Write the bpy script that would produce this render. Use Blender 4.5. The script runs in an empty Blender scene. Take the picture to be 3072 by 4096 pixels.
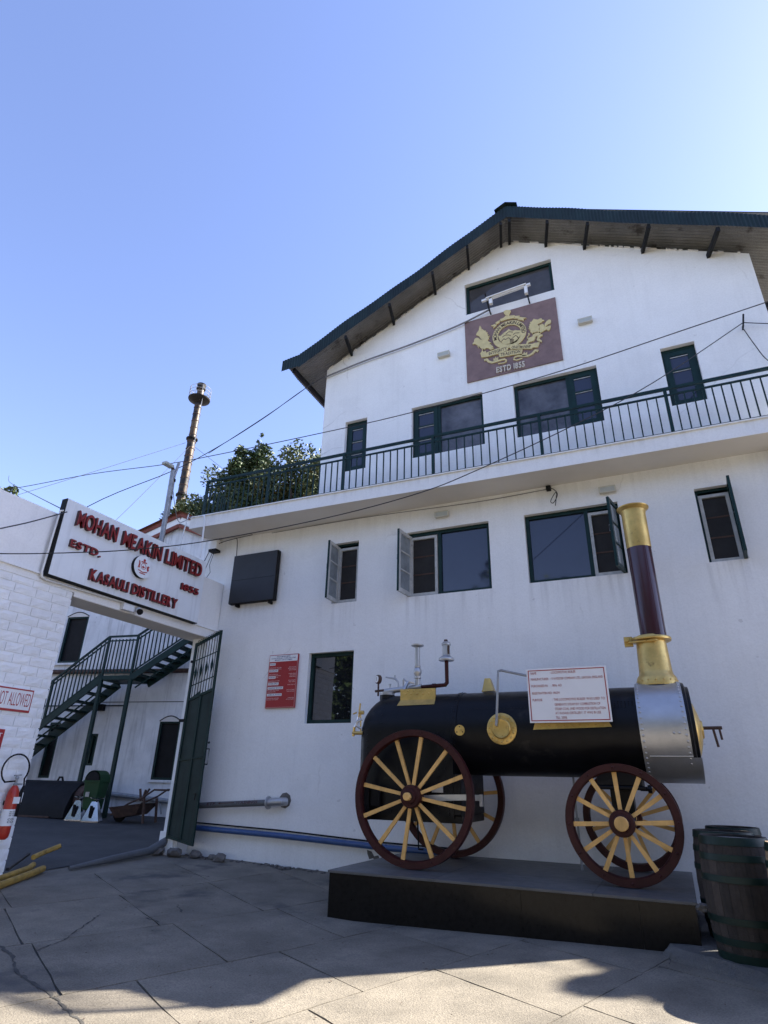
import bpy, bmesh, math, random
from mathutils import Vector, Matrix
random.seed(7)
S = bpy.context.scene
COL = S.collection
PI = math.pi
R = math.radians

# ------------------------------------------------------------------ camera, sky, sun, exposure
yaw, pitch, roll = R(24.7615), R(24.5058), R(1.39174)
fwd = Vector((-math.sin(yaw)*math.cos(pitch), math.cos(yaw)*math.cos(pitch), math.sin(pitch)))
rt = Vector((math.cos(yaw), math.sin(yaw), 0)); up = rt.cross(fwd)
r2 = math.cos(roll)*rt + math.sin(roll)*up; u2 = -math.sin(roll)*rt + math.cos(roll)*up
cam = bpy.data.objects.new('camera', bpy.data.cameras.new('camera')); COL.objects.link(cam)
cam.matrix_world = Matrix(((r2.x, u2.x, -fwd.x, 0), (r2.y, u2.y, -fwd.y, 0), (r2.z, u2.z, -fwd.z, 1.6), (0, 0, 0, 1)))
cam.data.sensor_fit = 'VERTICAL'; cam.data.sensor_height = 36; cam.data.lens = 2375.15/4096*36
cam.data.clip_start = .05; cam.data.clip_end = 2000
S.camera = cam

SUN_AZ, SUN_EL = R(50), R(40.5)        # azimuth from +Y towards +X
sun_dir = Vector((math.sin(SUN_AZ)*math.cos(SUN_EL), math.cos(SUN_AZ)*math.cos(SUN_EL), math.sin(SUN_EL)))
wd = bpy.data.worlds.new('World'); S.world = wd; wd.use_nodes = True
nt = wd.node_tree; bg = nt.nodes['Background']
sky = nt.nodes.new('ShaderNodeTexSky'); sky.sky_type = 'NISHITA'; sky.sun_disc = False
sky.sun_elevation = SUN_EL; sky.sun_rotation = SUN_AZ
sky.air_density = 1.0; sky.dust_density = .3; sky.ozone_density = 4.0; sky.altitude = 300
tint = nt.nodes.new('ShaderNodeMix'); tint.data_type = 'RGBA'; tint.blend_type = 'MULTIPLY'; tint.inputs[0].default_value = 1
tint.inputs[7].default_value = (1.2, .985, 1.03, 1)
nt.links.new(sky.outputs[0], tint.inputs[6]); nt.links.new(tint.outputs[2], bg.inputs[0]); bg.inputs[1].default_value = .092
sl = bpy.data.lights.new('sun', 'SUN'); sl.energy = 5.0; sl.angle = R(.53); sl.color = (1, .93, .82)
so = bpy.data.objects.new('sun', sl); COL.objects.link(so)
so.rotation_euler = sun_dir.to_track_quat('Z', 'Y').to_euler(); so.location = (20, 20, 40)
S.view_settings.view_transform = 'Standard'; S.view_settings.look = 'None'
S.view_settings.exposure = 2.05; S.view_settings.gamma = 1; S.view_settings.use_curve_mapping = False

# ------------------------------------------------------------------ materials
MATS = {}
def mat(name, col, rough=.6, metal=0., var=.12, scale=3., bump=0., bscale=60., streak=0., stain=None, spec=.5, fine=0., coat=0.):
    m = bpy.data.materials.new(name); m.use_nodes = True; n = m.node_tree.nodes; l = m.node_tree.links
    b = n['Principled BSDF']; b.inputs['Roughness'].default_value = rough; b.inputs['Metallic'].default_value = metal
    b.inputs['Specular IOR Level'].default_value = spec; b.inputs['Coat Weight'].default_value = coat
    tc = n.new('ShaderNodeTexCoord')
    def noise(sc, detail=6, vec=None, mp=None):
        t = n.new('ShaderNodeTexNoise'); t.inputs['Scale'].default_value = sc; t.inputs['Detail'].default_value = detail
        t.inputs['Roughness'].default_value = .62
        if mp:
            q = n.new('ShaderNodeMapping'); q.inputs['Scale'].default_value = mp; l.new(tc.outputs['Object'], q.inputs[0]); l.new(q.outputs[0], t.inputs['Vector'])
        else: l.new(tc.outputs['Object'], t.inputs['Vector'])
        return t.outputs[0]
    def ramp(fac, a, c, p0=.3, p1=.7):
        r = n.new('ShaderNodeValToRGB'); r.color_ramp.elements[0].position = p0; r.color_ramp.elements[1].position = p1
        r.color_ramp.elements[0].color = (*a, 1); r.color_ramp.elements[1].color = (*c, 1); l.new(fac, r.inputs[0]); return r.outputs[0]
    def mix(fac, a, c, mode='MIX'):
        x = n.new('ShaderNodeMix'); x.data_type = 'RGBA'; x.blend_type = mode
        for s, v in ((x.inputs[0], fac), (x.inputs[6], a), (x.inputs[7], c)):
            if hasattr(v, 'type') or hasattr(v, 'is_linked'): l.new(v, s)
            else: s.default_value = v if isinstance(v, float) else (*v, 1)
        return x.outputs[2]
    lo = tuple(max(0, c*(1-var)) for c in col); hi = tuple(min(1, c*(1+var)) for c in col)
    c = ramp(noise(scale), lo, hi)
    if fine: c = mix(1., c, ramp(noise(scale*45, 3), (1-fine,)*3, (1+fine*.4,)*3, .35, .6), 'MULTIPLY')
    if streak: c = mix(1., c, ramp(noise(1, 5, mp=(7, 7, .55)), (1-streak,)*3, (1, 1, 1), .33, .5), 'MULTIPLY')
    if stain: c = mix(ramp(noise(stain[0], 8), (0, 0, 0), (1, 1, 1), stain[2], stain[2]+.1), c, stain[1])
    l.new(c, b.inputs['Base Color'])
    rr = n.new('ShaderNodeMapRange'); sp = min(.12, rough*.35); rr.inputs[3].default_value = rough-sp; rr.inputs[4].default_value = min(1, rough+sp)
    l.new(noise(scale*2.3), rr.inputs[0]); l.new(rr.outputs[0], b.inputs['Roughness'])
    if bump:
        bp = n.new('ShaderNodeBump'); bp.inputs['Strength'].default_value = bump; bp.inputs['Distance'].default_value = .02
        l.new(noise(bscale, 5), bp.inputs['Height']); l.new(bp.outputs[0], b.inputs['Normal'])
    MATS[name] = m; return m
white = mat('white_limewash', (.83, .83, .815), .8, var=.045, scale=.7, bump=.25, bscale=9, streak=.035, fine=.04)
white2 = mat('white_block_paint', (.80, .81, .81), .75, var=.06, scale=5, bump=.25, bscale=45)
whiteb = mat('white_old_brick_paint', (.70, .70, .70), .85, var=.12, scale=2, bump=.5, bscale=14, streak=.25, stain=(3.2, (.25, .24, .23), .66))
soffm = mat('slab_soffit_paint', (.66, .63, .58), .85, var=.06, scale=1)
conc = mat('worn_concrete', (.180, .158, .124), .85, var=.32, scale=1.3, bump=.6, bscale=70, fine=.28, stain=(.8, (.075, .07, .064), .565))
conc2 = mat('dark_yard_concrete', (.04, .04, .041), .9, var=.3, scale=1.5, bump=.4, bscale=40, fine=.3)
crackm = mat('dirt_in_joint', (.05, .047, .042), .95, var=.3, scale=8)
ledgem = mat('rough_cement', (.12, .115, .105), .9, var=.25, scale=4, bump=.8, bscale=30, fine=.3)
green = mat('dark_green_paint', (.006, .026, .024), .45, var=.2, scale=6, spec=.22)
greenr = mat('green_roof_sheet', (.009, .021, .022), .5, var=.3, scale=2, streak=.3, spec=.25)
soff = mat('weathered_sheet', (.19, .19, .187), .7, var=.25, scale=1.5, stain=(2.5, (.05, .045, .04), .58), fine=.3)
blackw = mat('dark_timber', (.012, .013, .014), .7, var=.3, spec=.22)
black = mat('black_boiler_paint', (.0045, .0045, .006), .38, var=.3, scale=5, bump=.05, bscale=40, spec=.22, stain=(2.6, (.022, .020, .018), .60))
blackm = mat('black_matt', (.008, .008, .009), .7, var=.3, spec=.22)
maroon = mat('maroon_paint', (.045, .011, .010), .5, var=.25, scale=7, bump=.06, spec=.22, stain=(8, (.11, .055, .035), .66))
maroong = mat('maroon_gloss', (.045, .012, .018), .16, var=.1, scale=3)
yellow = mat('ochre_paint', (.72, .42, .13), .5, var=.15, scale=9, streak=.2)
gold = mat('gold_paint', (.60, .41, .13), .36, metal=.65, var=.22, scale=5, bump=.08, bscale=25, stain=(6, (.30, .19, .06), .61))
silver = mat('aluminium_paint', (.48, .48, .48), .4, metal=.75, var=.08, scale=6, bump=.08, bscale=50)
steel = mat('stainless_steel', (.62, .62, .64), .15, metal=1., var=.05)
galv = mat('galvanised_pipe', (.3, .31, .32), .5, metal=.5, var=.2, scale=9)
greyp = mat('grey_pvc', (.10, .105, .11), .6, var=.15, scale=6)
rust = mat('rusty_iron', (.07, .04, .03), .85, var=.4, scale=9)
redl = mat('red_letter_paint', (.22, .010, .012), .4, var=.15, scale=12, streak=.2)
redd = mat('dark_red_side', (.05, .006, .006), .5, var=.2)
redt = mat('red_print', (.35, .03, .03), .6, var=.08)
redb = mat('red_board', (.34, .015, .018), .45, var=.1)
redf = mat('red_enamel', (.42, .03, .015), .3, var=.1, scale=10)
signw = mat('white_sign_sheet', (.74, .77, .79), .45, var=.05, scale=2, streak=.14)
whitep = mat('white_paper', (.78, .78, .78), .6, var=.03)
navy = mat('navy_print', (.02, .025, .12), .6, var=.05)
pinkt = mat('pink_print', (.75, .50, .48), .6, var=.05)
plaq = mat('plaque_brown', (.21, .14, .135), .8, var=.2, scale=4, fine=.12)
golde = mat('relief_gold', (.60, .50, .24), .6, var=.12, scale=9)
goldl = mat('relief_letter', (.55, .49, .40), .6, var=.1)
engr = mat('engraved_dark', (.07, .045, .04), .8, var=.1)
glass = mat('window_glass', (.02, .026, .05), .04, var=.15, scale=.9, spec=.6)
curt = mat('curtain_glass', (.085, .085, .095), .05, var=.75, scale=1.5, spec=.6)
mesh_m = mat('insect_mesh', (.02, .019, .019), .8, var=.25, scale=4)
wornw = mat('worn_white_timber', (.44, .45, .44), .75, var=.2, scale=8, stain=(9, (.22, .21, .2), .62))
pane2 = mat('pale_pane', (.24, .27, .29), .15, var=.3, scale=3)  # sky reflection and wall seen through are put into this pale colour
bluep = mat('blue_pipe', (.035, .08, .21), .35, var=.15, scale=5)
granite = mat('polished_black_granite', (.010, .009, .008), .17, var=.3, scale=20, fine=.3, spec=.22)
kota = mat('grey_stone_top', (.085, .086, .086), .45, var=.2, scale=3, bump=.1, stain=(2, (.09, .09, .09), .58))
oak = mat('weathered_oak', (.034, .026, .021), .8, var=.4, scale=5, bump=.3, streak=.5)
oak2 = mat('pale_oak', (.34, .24, .14), .75, var=.25, scale=5, bump=.3, streak=.3)
hoop = mat('green_hoop', (.005, .019, .015), .45, var=.2, scale=8, spec=.3)
headw = mat('cask_head', (.20, .19, .18), .7, var=.35, scale=4, stain=(5, (.6, .6, .6), .66))
redroof = mat('red_roof_trim', (.20, .05, .03), .7, var=.3, scale=6, streak=.3)
stack = mat('stack_steel', (.085, .058, .03), .5, metal=.4, var=.4, scale=1.6, stain=(.9, (.012, .011, .010), .44))
leaf = mat('leaf_green', (.038, .070, .018), .6, var=.5, scale=1.6, fine=.4)
leaf2 = mat('leaf_olive', (.052, .078, .02), .6, var=.45, scale=1.3, fine=.4)
bark = mat('bark', (.06, .05, .04), .9, var=.3, bump=.5)
cable = mat('black_cable', (.02, .02, .022), .6)
gcable = mat('grey_cable', (.18, .18, .19), .6)
cream = mat('cream_plastic', (.52, .50, .42), .5, var=.08)
grille = mat('lamp_glass', (.40, .42, .38), .35, var=.1)
whitpl = mat('white_plastic', (.75, .76, .76), .4, var=.05)
bing = mat('green_plastic', (.012, .05, .018), .5, var=.2, spec=.22)
yelp = mat('yellow_worn_pipe', (.36, .22, .04), .6, var=.3, scale=6, stain=(7, (.10, .08, .05), .6))
stone = mat('field_stone', (.13, .12, .11), .9, var=.3, scale=10, bump=.6)
screenm = mat('black_screen', (.018, .019, .022), .55, var=.15, scale=2)
gategl = mat('gate_sheet', (.014, .030, .029), .5, var=.3, scale=2.5, streak=.35, spec=.22)

def tone_per_object(m, amt):
    n = m.node_tree.nodes; l = m.node_tree.links; b = n['Principled BSDF']; src = b.inputs['Base Color'].links[0].from_socket
    oi = n.new('ShaderNodeObjectInfo'); mr = n.new('ShaderNodeMapRange'); mr.inputs[3].default_value = 1-amt; mr.inputs[4].default_value = 1+amt
    l.new(oi.outputs['Random'], mr.inputs[0]); x = n.new('ShaderNodeMix'); x.data_type = 'RGBA'; x.blend_type = 'MULTIPLY'; x.inputs[0].default_value = 1
    l.new(src, x.inputs[6]); l.new(mr.outputs[0], x.inputs[7]); l.new(x.outputs[2], b.inputs['Base Color'])
tone_per_object(conc, .08); tone_per_object(oak, .3); tone_per_object(yellow, .1); tone_per_object(white2, .04)
def weather_wall(m, sills):
    """rain streaks below sills, patches and hairline cracks in the plaster"""
    n = m.node_tree.nodes; l = m.node_tree.links; b = n['Principled BSDF']; src = b.inputs['Base Color'].links[0].from_socket
    tc = n.new('ShaderNodeTexCoord'); sx = n.new('ShaderNodeSeparateXYZ'); l.new(tc.outputs['Object'], sx.inputs[0])
    def math_(op, a, c=None):
        q = n.new('ShaderNodeMath'); q.operation = op
        for i, v in enumerate((a, c)):
            if v is None: continue
            if isinstance(v, (int, float)): q.inputs[i].default_value = v
            else: l.new(v, q.inputs[i])
        return q.outputs[0]
    tot = None
    for x0, x1, z, ln, am in sills:
        am *= .65
        q = math_('MULTIPLY', math_('GREATER_THAN', sx.outputs[0], x0), math_('LESS_THAN', sx.outputs[0], x1))
        mr = n.new('ShaderNodeMapRange'); mr.inputs[1].default_value = z-ln; mr.inputs[2].default_value = z; l.new(sx.outputs[2], mr.inputs[0])
        q = math_('MULTIPLY', math_('MULTIPLY', q, mr.outputs[0]), math_('MULTIPLY', math_('LESS_THAN', sx.outputs[2], z), am)); tot = q if tot is None else math_('ADD', tot, q)
    def noise(sc, mp=None, det=5):
        t = n.new('ShaderNodeTexNoise'); t.inputs['Scale'].default_value = sc; t.inputs['Detail'].default_value = det
        if mp: p = n.new('ShaderNodeMapping'); p.inputs['Scale'].default_value = mp; l.new(tc.outputs['Object'], p.inputs[0]); l.new(p.outputs[0], t.inputs['Vector'])
        else: l.new(tc.outputs['Object'], t.inputs['Vector'])
        return t.outputs[0]
    def step(v, a, c):
        mr = n.new('ShaderNodeMapRange'); mr.inputs[1].default_value = a; mr.inputs[2].default_value = c; l.new(v, mr.inputs[0]); return mr.outputs[0]
    fac = math_('MULTIPLY', tot, step(noise(1, (9, 9, .5)), .48, .68))
    vo = n.new('ShaderNodeTexVoronoi'); vo.feature = 'DISTANCE_TO_EDGE'; vo.inputs['Scale'].default_value = .45
    w = n.new('ShaderNodeTexNoise'); w.inputs['Scale'].default_value = 1.7; w.inputs['Detail'].default_value = 7; l.new(tc.outputs['Object'], w.inputs['Vector'])
    vm = n.new('ShaderNodeMix'); vm.data_type = 'VECTOR'; vm.inputs[0].default_value = .28; l.new(tc.outputs['Object'], vm.inputs[4]); l.new(w.outputs['Color'], vm.inputs[5]); l.new(vm.outputs[1], vo.inputs['Vector'])
    cr = math_('MULTIPLY', step(vo.outputs['Distance'], .006, .001), step(noise(.7), .55, .66)); cr = math_('MULTIPLY', cr, .35)
    pt = math_('MULTIPLY', step(noise(.9, None, 9), .6, .65), .06)
    sp = math_('MULTIPLY', step(noise(6, None, 2), .74, .76), .3)
    f = math_('MINIMUM', math_('ADD', math_('ADD', fac, cr), math_('ADD', pt, sp)), .6)
    x = n.new('ShaderNodeMix'); x.data_type = 'RGBA'; l.new(f, x.inputs[0]); l.new(src, x.inputs[6]); x.inputs[7].default_value = (.36, .345, .33, 1); l.new(x.outputs[2], b.inputs['Base Color'])
weather_wall(white, [(-6.2,-5.5,5.05,.9,.5),(-4.45,-2.62,5.03,.8,.45),(-1.98,-.2,5.05,.8,.45),(1.0,1.7,5.08,1.1,.6),(-6.1,-5.45,8.22,.6,.3),(-4.35,-2.6,8.22,.6,.3),(-2,-.2,8.22,.6,.3),(1.0,1.65,8.22,.6,.3),(-3.0,-.84,9.89,.35,.4),(-9.8,2.9,6.975,.55,.22),(-9.8,3.1,7.26,.24,.4),(-8.8,-7.55,5.25,.6,.3)])

# ------------------------------------------------------------------ mesh helpers
class MB:
    def __init__(s): s.v = []; s.f = []; s.mi = []; s.cm = 0
    def add(s, v, f):
        o = len(s.v); s.v += [tuple(p) for p in v]; s.f += [tuple(i+o for i in q) for q in f]; s.mi += [s.cm]*len(f); return s
    def box(s, x0, x1, y0, y1, z0, z1):
        return s.add([(x0,y0,z0),(x1,y0,z0),(x1,y1,z0),(x0,y1,z0),(x0,y0,z1),(x1,y0,z1),(x1,y1,z1),(x0,y1,z1)],
                     [(0,3,2,1),(4,5,6,7),(0,1,5,4),(1,2,6,5),(2,3,7,6),(3,0,4,7)])
    def obox(s, c, ax, ay, az):
        c, ax, ay, az = map(Vector, (c, ax, ay, az)); p = []
        for k in (-1, 1):
            for i, j in ((-1,-1),(1,-1),(1,1),(-1,1)): p.append(c+ax*i+ay*j+az*k)
        return s.add(p, [(0,3,2,1),(4,5,6,7),(0,1,5,4),(1,2,6,5),(2,3,7,6),(3,0,4,7)])
    def bar(s, a, b, w, h, side=(0, 1, 0)):
        a, b = Vector(a), Vector(b); d = (b-a); L = d.length/2; d.normalize(); sd = Vector(side)
        sd = (sd - d*sd.dot(d)).normalized(); n = d.cross(sd)
        return s.obox((a+b)/2, d*L, sd*w/2, n*h/2)
    def tube(s, pts, r, n=8, cap=True):
        pts = [Vector(p) for p in pts]; rs = r if isinstance(r, (list, tuple)) else [r]*len(pts); v = []; f = []
        ref = None
        for i, p in enumerate(pts):
            d = ((pts[min(i+1, len(pts)-1)]-p).normalized() + (p-pts[max(i-1, 0)]).normalized())
            if d.length < 1e-6: d = Vector((0, 0, 1))
            d.normalize()
            if ref is None:
                ref = Vector((0, 0, 1)) if abs(d.z) < .9 else Vector((1, 0, 0))
            a = (ref - d*ref.dot(d)).normalized(); ref = a; b = d.cross(a)
            for k in range(n): v.append(p + (a*math.cos(2*PI*k/n)+b*math.sin(2*PI*k/n))*rs[i])
        for i in range(len(pts)-1):
            for k in range(n): f.append((i*n+k, i*n+(k+1)%n, (i+1)*n+(k+1)%n, (i+1)*n+k))
        if cap: f += [tuple(range(n-1, -1, -1)), tuple((len(pts)-1)*n+k for k in range(n))]
        return s.add(v, f)
    def lathe(s, prof, o, ax=(0,0,1), n=24, cap=True):
        o = Vector(o); ax = Vector(ax).normalized(); a = Vector((1,0,0)) if abs(ax.x) < .9 else Vector((0,1,0))
        a = (a-ax*a.dot(ax)).normalized(); b = ax.cross(a); v = []; f = []
        for r, h in prof:
            for k in range(n): v.append(o+ax*h+(a*math.cos(2*PI*k/n)+b*math.sin(2*PI*k/n))*r)
        for i in range(len(prof)-1):
            for k in range(n): f.append((i*n+k, i*n+(k+1)%n, (i+1)*n+(k+1)%n, (i+1)*n+k))
        if cap: f += [tuple(range(n-1,-1,-1)), tuple((len(prof)-1)*n+k for k in range(n))]
        return s.add(v, f)
    def prism(s, poly, o, r, u, n, d):
        """polygon (2D, CCW seen from n) at origin o, axes r,u, extruded d along n"""
        o, r, u, n = map(Vector, (o, r, u, n)); k = len(poly)
        A = sum(poly[i][0]*poly[(i+1)%k][1]-poly[(i+1)%k][0]*poly[i][1] for i in range(k))
        if A < 0: poly = poly[::-1]
        v = [o+r*p[0]+u*p[1] for p in poly] + [o+r*p[0]+u*p[1]+n*d for p in poly]
        f = [tuple(range(k-1,-1,-1)), tuple(range(k, 2*k))] + [(i, (i+1)%k, k+(i+1)%k, k+i) for i in range(k)]
        return s.add(v, f)
    def dome(s, c, n, r, h=None, seg=8):
        h = h or r*.7
        return s.lathe([(r, 0), (r*.85, h*.55), (r*.45, h*.92), (r*.05, h)], c, n, seg, True)
def link(o, parent=None):
    COL.objects.link(o)
    if parent is not None:
        o.parent = parent
        if parent.parent is None and parent.type == 'EMPTY':
            o.matrix_parent_inverse = Matrix.Translation(-parent.location) if not parent.get('local') else Matrix()
    return o
def build(name, mb, m, parent=None, smooth=False, bevel=0., kind=None, label=None, fix=True):
    me = bpy.data.meshes.new(name); me.from_pydata(mb.v, [], mb.f)
    ms = m if isinstance(m, (list, tuple)) else [m]
    for x in ms: me.materials.append(x)
    if len(ms) > 1:
        for p, i in zip(me.polygons, mb.mi): p.material_index = i
    if fix:
        bm = bmesh.new(); bm.from_mesh(me); bmesh.ops.recalc_face_normals(bm, faces=bm.faces); bm.to_mesh(me); bm.free()
    if smooth:
        me.polygons.foreach_set('use_smooth', [True]*len(me.polygons))
        try: me.set_sharp_from_angle(angle=R(35))
        except Exception: pass
    o = bpy.data.objects.new(name, me); link(o, parent)
    if bevel:
        b = o.modifiers.new('bevel', 'BEVEL'); b.width = bevel; b.segments = 2; b.limit_method = 'ANGLE'
    if kind: o['kind'] = kind
    if label: o['label'] = label
    return o
def tag(o, label, cat, group=None):
    o['label'] = label; o['category'] = cat
    if group: o['group'] = group
    return o
def thing(name, label, cat, loc=(0,0,0), group=None, local=False):
    o = bpy.data.objects.new(name, None); o.empty_display_size = .1; COL.objects.link(o); o.location = loc
    if local: o['local'] = 1
    return tag(o, label, cat, group)
def copy_thing(root, loc, label, rz=0., mats=None):
    r = root.copy(); COL.objects.link(r); r.location = loc; r.rotation_euler = (0, 0, rz); r['label'] = label
    def kids(a, b):
        for ch in list(a.children):
            c = ch.copy(); COL.objects.link(c); c.parent = b; c.matrix_parent_inverse = ch.matrix_parent_inverse.copy()
            if mats and c.data and c.data.materials and c.data.materials[0].name in mats:
                c.data = c.data.copy(); c.data.materials[0] = mats[c.data.materials[0].name]
            kids(ch, c)
    kids(root, r); return r
# text: one cached glyph mesh per character of Blender's built-in font
GL = {}
def glyph(ch, bold=.012):
    if ch in 'MW' and bold > .01: bold = .004
    k = (ch, bold)
    if k not in GL:
        cu = bpy.data.curves.new('glyph', 'FONT'); cu.body = ch; cu.size = 1; cu.extrude = .5; cu.offset = bold; cu.resolution_u = 4
        o = bpy.data.objects.new('glyph', cu); COL.objects.link(o)
        me = bpy.data.meshes.new_from_object(o.evaluated_get(bpy.context.evaluated_depsgraph_get()))
        vs = [tuple(v.co) for v in me.vertices]; fs = [tuple(p.vertices) for p in me.polygons]
        bpy.data.objects.remove(o); bpy.data.curves.remove(cu); bpy.data.meshes.remove(me)
        if vs:
            x0 = min(v[0] for v in vs); w = max(v[0] for v in vs)-x0; vs = [(v[0]-x0, v[1], v[2]+.5) for v in vs]
        else: w = .22
        GL[k] = (vs, fs, w)
    return GL[k]
def layout(st, bold=.012, gap=.09):
    x = 0; out = []
    for ch in st:
        if ch == ' ': x += .34; continue
        w = glyph(ch, bold)[2]; out.append((ch, x)); x += w+gap
    return out, x-gap
CAP = .69
def text(mb, st, o, r, u, n, h, width=None, depth=.002, bold=.012, align='L', only=None):
    o, r, u, n = map(Vector, (o, r, u, n)); lay, w = layout(st, bold); sy = h/CAP; sx = width/w if width else sy
    off = 0 if align == 'L' else (-w*sx/2 if align == 'C' else -w*sx)
    for i, (ch, x) in enumerate(lay):
        if only is not None and i != only: continue
        vs, fs, _ = glyph(ch, bold)
        mb.add([o + r*(off+(x+v[0])*sx) + u*(v[1]*sy) + n*(v[2]*depth) for v in vs], fs)
    return len(lay)
def grid_wall(us, vs, holes, P, depth):
    """front face of a wall with rectangular openings and their reveals; P(u, v, d) -> point"""
    mb = MB(); us = sorted(set(us+[h[0] for h in holes]+[h[1] for h in holes])); vs = sorted(set(vs+[h[2] for h in holes]+[h[3] for h in holes]))
    for i in range(len(us)-1):
        for j in range(len(vs)-1):
            cu, cv = (us[i]+us[i+1])/2, (vs[j]+vs[j+1])/2
            if any(h[0] < cu < h[1] and h[2] < cv < h[3] for h in holes): continue
            mb.add([P(us[i], vs[j], 0), P(us[i+1], vs[j], 0), P(us[i+1], vs[j+1], 0), P(us[i], vs[j+1], 0)], [(0,1,2,3)])
    for a, b, c, d in holes:
        for p, q in (((a,c),(b,c)), ((b,c),(b,d)), ((b,d),(a,d)), ((a,d),(a,c))):
            mb.add([P(*p, 0), P(*p, depth), P(*q, depth), P(*q, 0)], [(0,1,2,3)])
    return mb
def g(x, y):   # ground height
    return .028*max(0, -x-4) + .03*max(0, min(y, 30)-8) + .02*max(0, min(x, 8)+4)*max(0, min(1, (y-3)/5))

# ------------------------------------------------------------------ ground: base sheet, cast concrete bays, cracks
xs = [-300,-120,-60,-40]+[x*1. for x in range(-30, 13)]+[20,40,80,300]; ys = [-300,-100,-40,-20]+[y*1. for y in range(-10, 27)]+[35,60,120,300]
mb = MB(); nx = len(xs)
mb.add([(x, y, g(x, y)-.012) for y in ys for x in xs], [(j*nx+i, j*nx+i+1, (j+1)*nx+i+1, (j+1)*nx+i) for j in range(len(ys)-1) for i in range(nx-1)])
mb.mi = [1 if -8.6 < xs[i] < 3.5 and 1 < ys[j] < 10.5 else 0 for j in range(len(ys)-1) for i in range(nx-1)]
ground = build('ground', mb, [conc, crackm], kind='structure', smooth=True)
lines = [-9.5, -7.7, -5.85, -4.1, -2.5, -.95, .65, 2.3, 4.0]
starts = [6.9, 7.4, 6.59, 6.33, 6.44, 6.0, 6.5, 6.2]
def lx(k, y): return lines[k] + (y-6)*(.345 if k > 1 else .25)
for k in range(len(lines)-1):
    steps = [starts[k]+1.45*i for i in range(-3, 4)]
    for y0, y1 in zip(steps[:-1], steps[1:]):
        q = []
        N = 6
        for j in range(N+1):
            for i in range(N+1):
                tx, ty = i/N, j/N
                yl = y0+(y1-y0)*ty; xl = lx(k, yl)+.007; yr = yl-.48*(lx(k+1, yl)-xl); xr = lx(k+1, yr)-.007
                x = xl+(xr-xl)*tx; y = yl+(yr-yl)*tx
                if j == 0: y += .009
                if j == N: y -= .009
                jit = .008
                if i in (0, N): x += random.uniform(-jit, jit)
                if j in (0, N): y += random.uniform(-jit, jit)
                q.append((x, y, g(x, y)+random.uniform(-.0012, .0012)))
        if all(p[1] > 10.75 for p in q): continue
        mb = MB(); W = N+1
        mb.add(q, [(j*W+i, j*W+i+1, (j+1)*W+i+1, (j+1)*W+i) for j in range(N) for i in range(N)])
        rim = [i for i in range(W)]+[j*W+N for j in range(1, W)]+[N*W+i for i in range(N-1, -1, -1)]+[j*W for j in range(N-1, 0, -1)]
        low = [(q[i][0], q[i][1], q[i][2]-.03) for i in rim]; o = len(mb.v); mb.v += low
        for i in range(len(rim)):
            mb.f.append((rim[i], o+i, o+(i+1)%len(rim), rim[(i+1)%len(rim)])); mb.mi.append(0)
        build('slab', mb, conc, ground, fix=False)
def crack(pts, w, name='crack'):
    mb = MB(); P = []
    for (a, b) in zip(pts[:-1], pts[1:]):
        n = max(2, int((Vector(b)-Vector(a)).length/.05))
        for i in range(n):
            t = i/n; P.append((a[0]+(b[0]-a[0])*t+random.uniform(-.015, .015), a[1]+(b[1]-a[1])*t+random.uniform(-.015, .015)))
    v = []
    for x, y in P:
        ww = w*random.uniform(.3, 1.2); v += [(x-ww*.4, y-ww, g(x, y)+.004), (x+ww*.4, y+ww, g(x, y)+.004)]
    mb.add(v, [(2*i, 2*i+2, 2*i+3, 2*i+1) for i in range(len(P)-1)])
    build(name, mb, crackm, ground, fix=False)
crack([(-6.27,4.9),(-5.84,4.73),(-5.52,4.5),(-4.95,4.32),(-4.59,4.2),(-3.9,3.9)], .016)
crack([(-6.6,6.4),(-6.3,5.9),(-6.0,5.4),(-5.84,4.9)], .012)
crack([(-6.1,7.9),(-6.3,7.4),(-5.95,7.1),(-6.05,6.6),(-5.75,6.55)], .014)
crack([(-9,8.9),(-8.1,9.3),(-7.2,9.2)], .01)
crack([(-.3,8.0),(-.35,7.5),(-.6,7.0)], .012)
# yard inside the gateway
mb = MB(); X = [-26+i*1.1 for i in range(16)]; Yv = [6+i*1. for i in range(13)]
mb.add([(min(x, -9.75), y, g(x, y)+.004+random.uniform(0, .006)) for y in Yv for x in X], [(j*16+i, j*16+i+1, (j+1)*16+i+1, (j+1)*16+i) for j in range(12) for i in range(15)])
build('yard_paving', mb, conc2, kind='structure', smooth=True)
mb = MB()
for i in range(230):
    x, y = random.uniform(-7.5, 1.2), random.uniform(3.4, 10.4)
    if y > 7.9 and x > -4.5: continue
    r_ = random.uniform(.006, .02); a = random.uniform(0, 6.28); c, s_ = math.cos(a)*r_, math.sin(a)*r_; z = g(x, y)+.006
    mb.add([(x-c,y-s_,z),(x+s_*.45,y-c*.45,z+.004),(x+c,y+s_,z+.002),(x-s_*.45,y+c*.45,z+.005)], [(0,1,2,3)])
build('fallen_leaves', mb, rust, kind='stuff', fix=False)
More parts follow.
